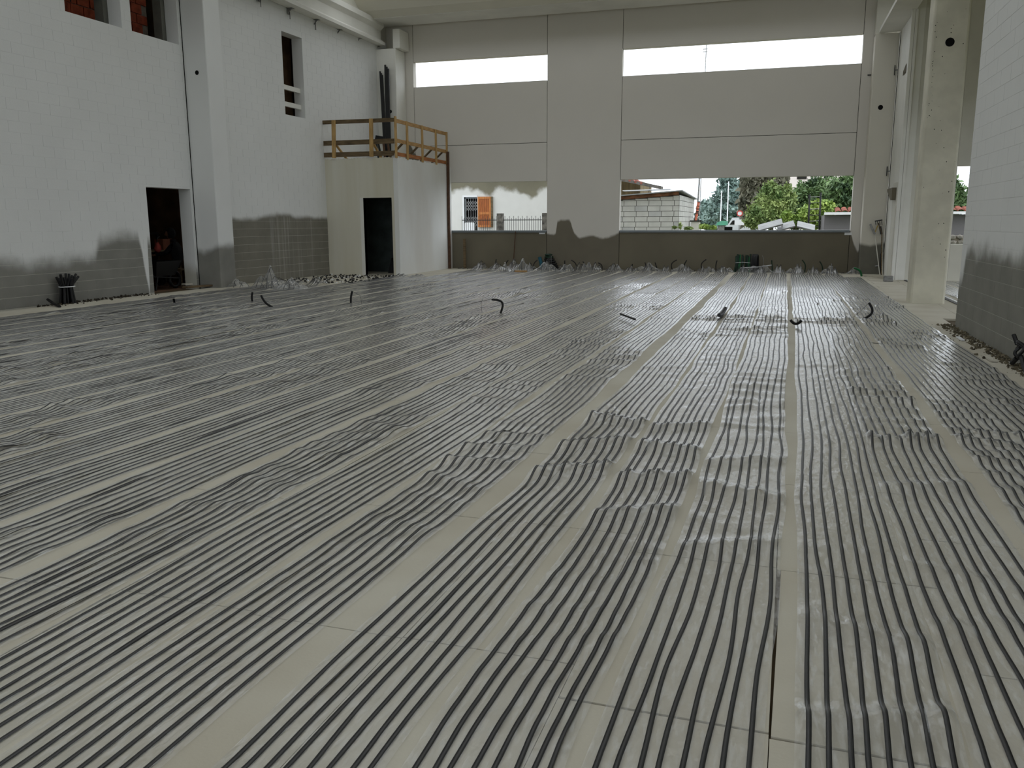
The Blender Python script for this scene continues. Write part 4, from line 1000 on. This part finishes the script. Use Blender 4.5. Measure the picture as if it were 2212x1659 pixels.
lying((1707, 699), (1731, 700), .05, 'short black conduit piece lying on the mats right of centre')
lying((1553, 685), (1567, 670), .03, 'black conduit end lying between mats in the far middle', .03)
lying((1340, 678), (1372, 690), .0, 'black conduit tip raising the mats at the crosswise ridge', .015, .06)
# open joints that show as dark wedges between boards
for k, (a, b, hgt) in enumerate([((1880, 740), (1906, 743), .03), ((1610, 609), (1621, 609), .05), ((1656, 609), (1661, 609), .04), ((1742, 607), (1748, 608), .04)]):
    p, q = on_z(*a, .002), on_z(*b, .002); tag(MB().bar(p, q, hgt, .004).build('dark_shim', m_black), ['dark strip across the bare boards left of the free pillar', 'dark shim in the bare gap under the green bundle', 'dark shim one gap right of the green bundle', 'dark shim two gaps right of the green bundle'][k], 'shim')

# bundle of black conduits at the left wall
bd = on_z(147, 651); bd.x = XL+.16; bd.y = on_x(147, 645, XL+.16).y
bn_ = thing('conduit_bundle', 'thick bundle of black conduits with a white tie at the left wall', 'conduit bundle', None, (bd.x, bd.y, -.02))
for k in range(16):
    ax, ay = rnd.uniform(-.09, .09), rnd.uniform(-.15, .15); hgt = rnd.uniform(.44, .56); ox = ay*.6
    MB().tube([(ax, ay, 0), (ax*.8, ay*.8, .18), (ax*.7, ay*.7, .30), (ax*1.3, ay*1.3+(.16 if k % 4 == 0 else 0), hgt)], .022, 7).build('conduit', m_black, bn_)
MB().tube([(.11*math.cos(t), .15*math.sin(t), .32) for t in np.linspace(0, 2*math.pi, 17)], .008, 5, cap=False).build('tie', m_white, bn_)
p, q = on_z(78, 655, .03), on_z(103, 661, .02)
tag(MB().tube([(XL+.08, p.y, .10), (XL+.35, (p.y+q.y)/2, .04), (XL+.6, q.y, .02)], .025, 7).build('conduit', m_black), 'black conduit lying at the foot of the left wall near the frame edge', 'conduit')
# conduit coil at the right wall
yy = on_x(2196, 765, XR-.12).y; zc = on_x(2196, 757, XR-.12).z
cl = thing('conduit_coil', 'black coiled conduit end against the right block wall', 'conduit', None, (XR-.10, yy, zc))
MB().tube([(.02*math.sin(t*3), .10*math.cos(t)*(1-.04*t), .09*math.sin(t)*(1-.04*t)) for t in np.linspace(0, 9, 50)], .016, 7).build('coil', m_black, cl)
MB().tube([(0, -.08, -.04), (0, -.2, -.12), (0, -.34, -zc)], .02, 7).build('tail', m_black, cl)
MB().tube([(0, .1, .05), (-.02, .17, .13)], .02, 7).build('stub', m_black, cl); MB().tube([(0, .06, -.08), (-.02, .13, -.14)], .024, 7).build('stub', m_black, cl)
# rubble along the foot of the right wall
def rubble(name, label, n, fx, fy, smax, m, seed):
    r = np.random.RandomState(seed); b = MB()
    for _ in range(n):
        x, y = fx(r), fy(r); s = smax*r.uniform(.2, 1)**1.6; mxr = Matrix.Rotation(r.uniform(0, 6), 4, Vector(r.normal(size=3)).normalized()); mxr.translation = Vector((x, y, s*.35))
        b.box((-s, -s*.7, -s*.4), (s, s*.7, s*.4), mxr)
    o = b.build(name, m); o['kind'] = 'stuff'; tag(o, label, 'rubble'); return o
m_rub = mat('dusty_rubble', (112, 104, 84), .95, .35, 15)
rubble('rubble', 'mortar crumbs scattered along the foot of the right block wall', 650, lambda r: XR-.02-abs(r.normal(0, .09)), lambda r: r.uniform(8.3, 12.7), .02, m_rub, 3)
rubble('rubble', 'dark crumbs along the foot of the left wall beside the conduit bundle', 240, lambda r: XL+.03+abs(r.normal(0, .14)), lambda r: r.uniform(11.5, 14.2), .025, mat('dark_rubble', (70, 64, 52), .95, .3, 12), 4)
rubble('rubble', 'crumbs and scraps along the foot of the back wall', 500, lambda r: r.uniform(-9.3, 2.2), lambda r: YB-.06-abs(r.normal(0, .16)), .035, mat('grey_rubble', (120, 118, 110), .95, .3, 12), 5)
rubble('rubble', 'scraps on the dark floor in front of the corner box', 420, lambda r: r.uniform(-11.5, -9.4), lambda r: r.uniform(17.8, 20.9), .03, mat('black_scraps', (44, 44, 42), .7, .3, 12), 6)
rubble('rubble', 'white flakes on the dark floor in front of the corner box', 60, lambda r: r.uniform(-11.6, -9.6), lambda r: r.uniform(17.8, 20.9), .03, m_white, 7)
tag(MB().box((2.15, 10.95, .005), (2.19, 11.25, .018)).build('white_strip', m_white), 'short white strip in the rubble at the right wall', 'strip')
tag(MB().box((2.12, 9.35, .005), (2.18, 9.8, .02)).build('flat_offcut', m_board), 'flat pale offcut in the rubble nearest the coil', 'offcut')
# conduit ends along the back wall
bk = [((1043, 577), (1041.5, 564.6), .05), ((1070.4, 577), (1072, 560), .01), ((1096, 579), (1098, 562), .06), ((1126, 576), (1128, 561), 0), ((1153, 577), (1161, 562), .05), ((1220.5, 577), (1219.8, 562.5), 0), ((1246, 579), (1234, 562), -.05), ((1266, 576), (1259, 565), -.02), ((1300.5, 580), (1292, 568), -.05),
 ((1364.6, 580), (1366, 570), 0), ((1391, 583), (1393, 567), -.04), ((1420, 578), (1415, 567), 0), ((1452.6, 584), (1462, 561.5), .09), ((1483, 580), (1483.7, 562), .06), ((1517, 584), (1525.5, 560.5), .08), ((1547, 580), (1549, 562.5), .02)]
for i, (a, b, bow) in enumerate(bk):
    conduit(a, b, 'black conduit end along the foot of the back wall, ' + ordn[i] + ' from its left end', bow, .016, None, 'conduit', 'conduit ends along the back wall', Y=24.45)
for i, (a, b, bow) in enumerate([((1669, 576), (1667, 562), 0), ((1738, 583), (1733, 561.5), -.05), ((1777, 581), (1770.6, 564.6), -.03)]):
    conduit(a, b, ('dark green conduit end just right of the black coil', 'dark green curved conduit end in the right half of the back wall', 'thin dark green conduit end nearest the right pilaster')[i], bow, .017, m_dgreen, 'conduit', 'green conduit ends', Y=24.4)
conduit((1861, 597), (1844.5, 579), 'bright green curved conduit end at the foot of the right pilaster', -.06, .028, m_green, 'conduit', Y=23.4)
# green and black coils on the back wall
p = on_y(1604, 580, 24.62)
gb = thing('conduit_bundle', 'dark green bundle of corrugated conduits leaning on the back wall', 'conduit bundle', None, (p.x, 24.62, 0))
for k in range(22):
    a = rnd.uniform(-.19, .19); hgt = .50*rnd.uniform(.8, 1.02)
    MB().tube([(a*1.2, rnd.uniform(-.05, .08), 0), (a, 0, hgt*.5), (a*1.05, .03, hgt)], .02, 6).build('conduit', m_dgreen if k % 7 else m_green, gb)
MB().tube([(-.20, -.1, .26), (0, -.12, .28), (.2, -.1, .26)], .006, 5).build('tie', m_white, gb)
p = on_y(1630, 580, 24.55)
c2 = thing('conduit_coil', 'upright black conduit coil right of the green bundle', 'conduit coil', None, (p.x, 24.6, .26))
for k in range(5): MB().tube([(.06*(k-2)/2+.02*math.cos(t), .13*math.cos(t), .22*math.sin(t)) for t in np.linspace(0, 2*math.pi, 25)], .024, 6, cap=False).build('coil_turn', m_black, c2)
MB().tube([(.17+.06*math.cos(t), -.05, .21*math.sin(t)) for t in np.linspace(-1.3, 1.3, 16)], .006, 5).build('loose_wire', m_steel, c2)
p = on_y(1188, 580, 24.5)
c3 = thing('conduit_coil', 'dark conical conduit coil with thin wires in front of the bare patch', 'conduit coil', None, (p.x, 24.6, 0))
for k in range(7): MB().tube([((.24-.026*k)*math.cos(t)+.02*k*-.6, .10*math.sin(t), .05+.065*k) for t in np.linspace(0, 2*math.pi, 21)], .03, 6, cap=False).build('coil_turn', m_black if k < 5 else m_dgreen, c3)
for k in range(4): MB().tube([(-.12+.05*k, -.16, .05), (-.10+.05*k, -.14, .25), (-.02+.02*k, -.08, .42)], .005, 5).build('loose_wire', m_steel, c3)
p = on_y(1170, 575, 24.55)
bt_ = thing('teal_roll', 'small teal roll leaning beside the conical black coil', 'roll', None, (p.x, 24.6, 0))
MB().tube([(0, 0, 0), (-.03, 0, .2), (-.09, .05, .36)], .055, 10).build('roll', m_teal, bt_)
# rod leaning at the left parapet
a, b = on_y(1108, 577, 24.7), on_y(1113.5, 500, 24.86); a.z = 0
tag(MB().tube([a, b], .014, 6).build('rusty_rod', m_rust), 'thin rusty rod leaning on the left parapet', 'rod')
tag(MB().box((on_y(1002, 560, 24.75).x, 24.7, 0), (on_y(1007, 560, 24.75).x, 24.74, .9)).build('lath', m_woodd), 'dark lath standing in the corner between stair box and back wall', 'lath')
# loose film heaps in front of the left column and by the box
m_heap = film_mat('crumpled_film', .04, .2)
def heap(px, py, w_, h_, d_, label, seed, cat='film heap', strips=6):
    r = np.random.RandomState(seed); c = on_z(px, py); c.y = min(c.y, 24.42); t = thing('film_heap', label, cat, 'crumpled film heaps', (c.x, c.y, 0))
    n, k = 26, 22; v = np.empty((n, k, 3))
    for i in range(n):
        for j in range(k):
            u, s = i/(n-1)*2-1, j/(k-1)*2-1
            e = max(0, 1-abs(u)**2.2)*max(0, 1-abs(s)**2.2)
            hgt = h_*e*(.85+.22*math.sin(u*6+seed+s*2)+.10*math.sin(s*7+u*4)) + .012*e*math.sin(i*1.3+j*.8)
            v[i, j] = (u*w_/2*(1-.3*e), s*d_/2, .006+max(0, hgt))
    a = (np.arange(n-1)[:, None]*k + np.arange(k-1)[None, :]).ravel()
    me = bpy.data.meshes.new('film'); quick(me, v.reshape(-1, 3), np.stack([a, a+1, a+k+1, a+k], 1), True); me.materials.append(m_heap); link('film', me, t)
    for q in range(strips):
        i = int((q+.5)/strips*n); pts = [Vector(v[i, j])+Vector((0, 0, -.004)) for j in range(k)]
        sb = MB(); w2 = .008; vs_ = []
        for pnt in pts: vs_ += [(pnt.x-w2, pnt.y, pnt.z), (pnt.x+w2, pnt.y, pnt.z)]
        sb.add(vs_, [(2*j, 2*j+1, 2*j+3, 2*j+2) for j in range(k-1)]).build('strip', m_strip, t)
heap(583, 622, .75, .42, .5, 'tallest crumpled film heap in front of the far left wall', 1)
heap(630, 624, .70, .22, .45, 'second crumpled film heap right of the tallest one', 2)
heap(514, 620, .50, .18, .35, 'small bright film heap at the foot of the left column', 3, strips=3)
for k, (px, wd, hg, lab) in enumerate([(1090, .5, .14, 'pale film heap at the foot of the left parapet'), (1130, .6, .22, 'pointed film heap left of the conical coil'), (1180, .8, .17, 'broad film heap in front of the conical coil'), (1225, .5, .15, 'film heap under the bare patch of the back wall'), (1268, .45, .17, 'narrow film heap between the bare patch and the wide parapet'), (1330, .5, .12, 'low film heap at the left end of the wide parapet'), (1400, .9, .14, 'wide film heap under the block shed view'), (1475, .7, .13, 'film heap under the striped pole view'), (1535, .4, .10, 'small round film heap left of the green bundle'), (1570, .5, .10, 'film heap right at the left of the green bundle'), (1640, .9, .14, 'film heap under the black coil'), (1715, .6, .10, 'film heap beside the green curved conduit'), (1785, .5, .12, 'film heap nearest the right pilaster but one'), (1835, .4, .10, 'film heap nearest the right pilaster')]):
    heap(px, 586, wd, hg*1.5, .3, lab, 20+k, strips=4)
# long bent cover strip over the heap under the coil
a, b = on_y(1600, 579, 24.2), on_y(1667, 573, 24.2)
tag(MB().tube([a, a.lerp(b, .6)+Vector((0, 0, -.02)), b], .016, 6).build('bent_white_profile', m_steel), 'bent pale profile lying over the film under the black coil', 'profile')
p = on_z(1127, 589); tag(MB().box((p.x-.2, p.y-.03, .02), (p.x+.15, p.y+.03, .06)).build('yellow_offcut', m_woodh), 'yellow wooden offcut among the film heaps', 'offcut')
for k, (px, py) in enumerate([(1178, 581), (1292, 583), (1085, 583), (1583, 584)]):
    p = on_z(px, py); tag(MB().add([(p.x-.12, p.y, .01), (p.x+.1, p.y-.05, .01), (p.x+.14, p.y+.1, .02), (p.x-.04, p.y+.02, .10)], [(0, 1, 3), (1, 2, 3), (2, 0, 3), (0, 2, 1)]).build('paper_scrap', m_white), 'white paper scrap ' + ['in front of the conical coil', 'in front of the wide parapet left end', 'at the left parapet', 'left of the green bundle'][k], 'scrap')
# tools against the right pilaster
def tool(name, lab, parts): 
    t = thing(name, lab, 'garden tool', 'tools leaning on the right pilaster')
    for nm, mb, m in parts: mb.build(nm, m, t)
Yt = 24.38
a, b = on_y(1889, 505, Yt), on_y(1896.5, 486, Yt)
h0 = on_y(1906, 591, 24.1); h0.z = 0; 
t1 = on_y(1905, 505, Yt); t2 = on_y(1897.5, 482, Yt)
tool('garden_rake', 'black rake head up, leaning on the right pilaster', [('handle', MB().tube([(h0.x-.02, h0.y, 0), t1, t2], .014, 7), m_woodd), ('rake_head', MB().bar(t2+Vector((-.09, 0, .05)), t2+Vector((.09, 0, .08)), .03, .03), m_blackm)] + [('tine', MB().tube([t2+Vector((-.08+.05*k, -.02, .05)), t2+Vector((-.06+.05*k, -.03, -.05))], .008, 5), m_blackm) for k in range(4)])
t3 = on_y(1904.5, 492, Yt); t4 = on_y(1901, 489, Yt)
tool('long_shovel', 'paint-spattered long-handled tool beside the rake', [('handle', MB().tube([(h0.x, h0.y, 0), on_y(1905, 545, Yt-.1), on_y(1906, 515, Yt)], .018, 7), m_conc), ('blade', MB().bar(on_y(1904, 506, Yt), on_y(1901, 489, Yt), .06, .02, (0, 1, 0)), m_blackm)])
tool('broom', 'grey brush with a yellow stick tilted left on the right pilaster', [('brush_head', MB().bar(on_y(1880, 484, Yt), on_y(1890, 506, Yt), .05, .05, (0, 1, 0)), m_steel), ('stick', MB().tube([on_y(1889, 505, Yt), on_y(1896, 487, Yt)], .011, 6), mat('yellow_stick', (190, 160, 70), .6, .1, 5)), ('handle', MB().tube([on_y(1890, 507, Yt), (h0.x-.06, h0.y-.02, 0)], .012, 6), m_conc)])
tool('dark_stake', 'dark spattered stake at the foot of the right pilaster', [('stake', MB().tube([on_y(1901, 590, 24.2), on_y(1904, 548, 24.35)], .03, 7), m_black), ('stub', MB().tube([on_y(1906, 545, 24.35), on_y(1906, 590, 24.25)], .022, 7), m_conc)])
tag(MB().tube([on_y(1890, 575, 24.44), on_y(1897, 574, 24.42)], .02, 7).build('wall_tap', m_steel), 'small pale tap stub low on the right pilaster', 'tap')
for k, (px, py, Yk) in enumerate(((1927, 152, 24.44), (1913, 370, 24.44))):
    p = on_y(px, py, 24.44); p.x = 2.70
    f = thing('wall_anchor', ('upper', 'lower')[k] + ' T-shaped steel anchor on the right pilaster', 'anchor', 'steel anchors on the pilaster', p)
    MB().box((-.015, -.02, -.12), (.005, 0, .12)).build('anchor_plate', m_blackm, f); MB().box((0, -.03, -.012), (.08, -.01, .012)).build('anchor_arm', m_steel, f)
p = on_y(1881, 162, YB); tag(MB().box((p.x-.08, YB-.02, p.z-.012), (p.x+.06, YB-.005, p.z+.012)).build('dark_pin', m_blackm), 'small dark pin on the back wall beside the pilaster', 'pin')
p = on_x(1933, 413, 2.77)
tag(MB().prism([(p.y-.5, p.z+.07), (p.y+.5, p.z+.07), (p.y+.5, p.z+.02), (p.y-.25, p.z-.22), (p.y-.5, p.z-.22)], 2.65, 2.74, 0).build('dark_hood', m_parapet), 'dark hood-shaped cover on the bay side wall', 'cover')
p = on_x(1955, 152, 2.77); tag(MB().add([(2.765, p.y-.2, p.z-.08), (2.765, p.y+.3, p.z-.08), (2.765, p.y-.2, p.z+.14), (2.73, p.y, p.z-.02)], [(0, 1, 3), (1, 2, 3), (2, 0, 3)]).build('dark_patch', m_parapet), 'small dark triangular chip high on the bay side wall', 'chip')
p = on_z(1918, 608); tag(MB().box((p.x-.1, p.y-.1, 0), (p.x+.1, p.y+.1, .13)).build('clear_crate', m_steel, bevel=.01), 'small pale crate at the foot of the bay side wall', 'crate')
for k in range(5):
    p = on_z(1872+k*9, 596+k*1.5); tag(MB().bar((p.x-.15, p.y, .02+.006*k), (p.x+.22, p.y+.05, .03+.006*k), .08, .012).build('pale_slat', m_board), 'pale slat on the dark floor at the pilaster, ' + ordn[k] + ' from the left', 'slat', 'slats at the pilaster')
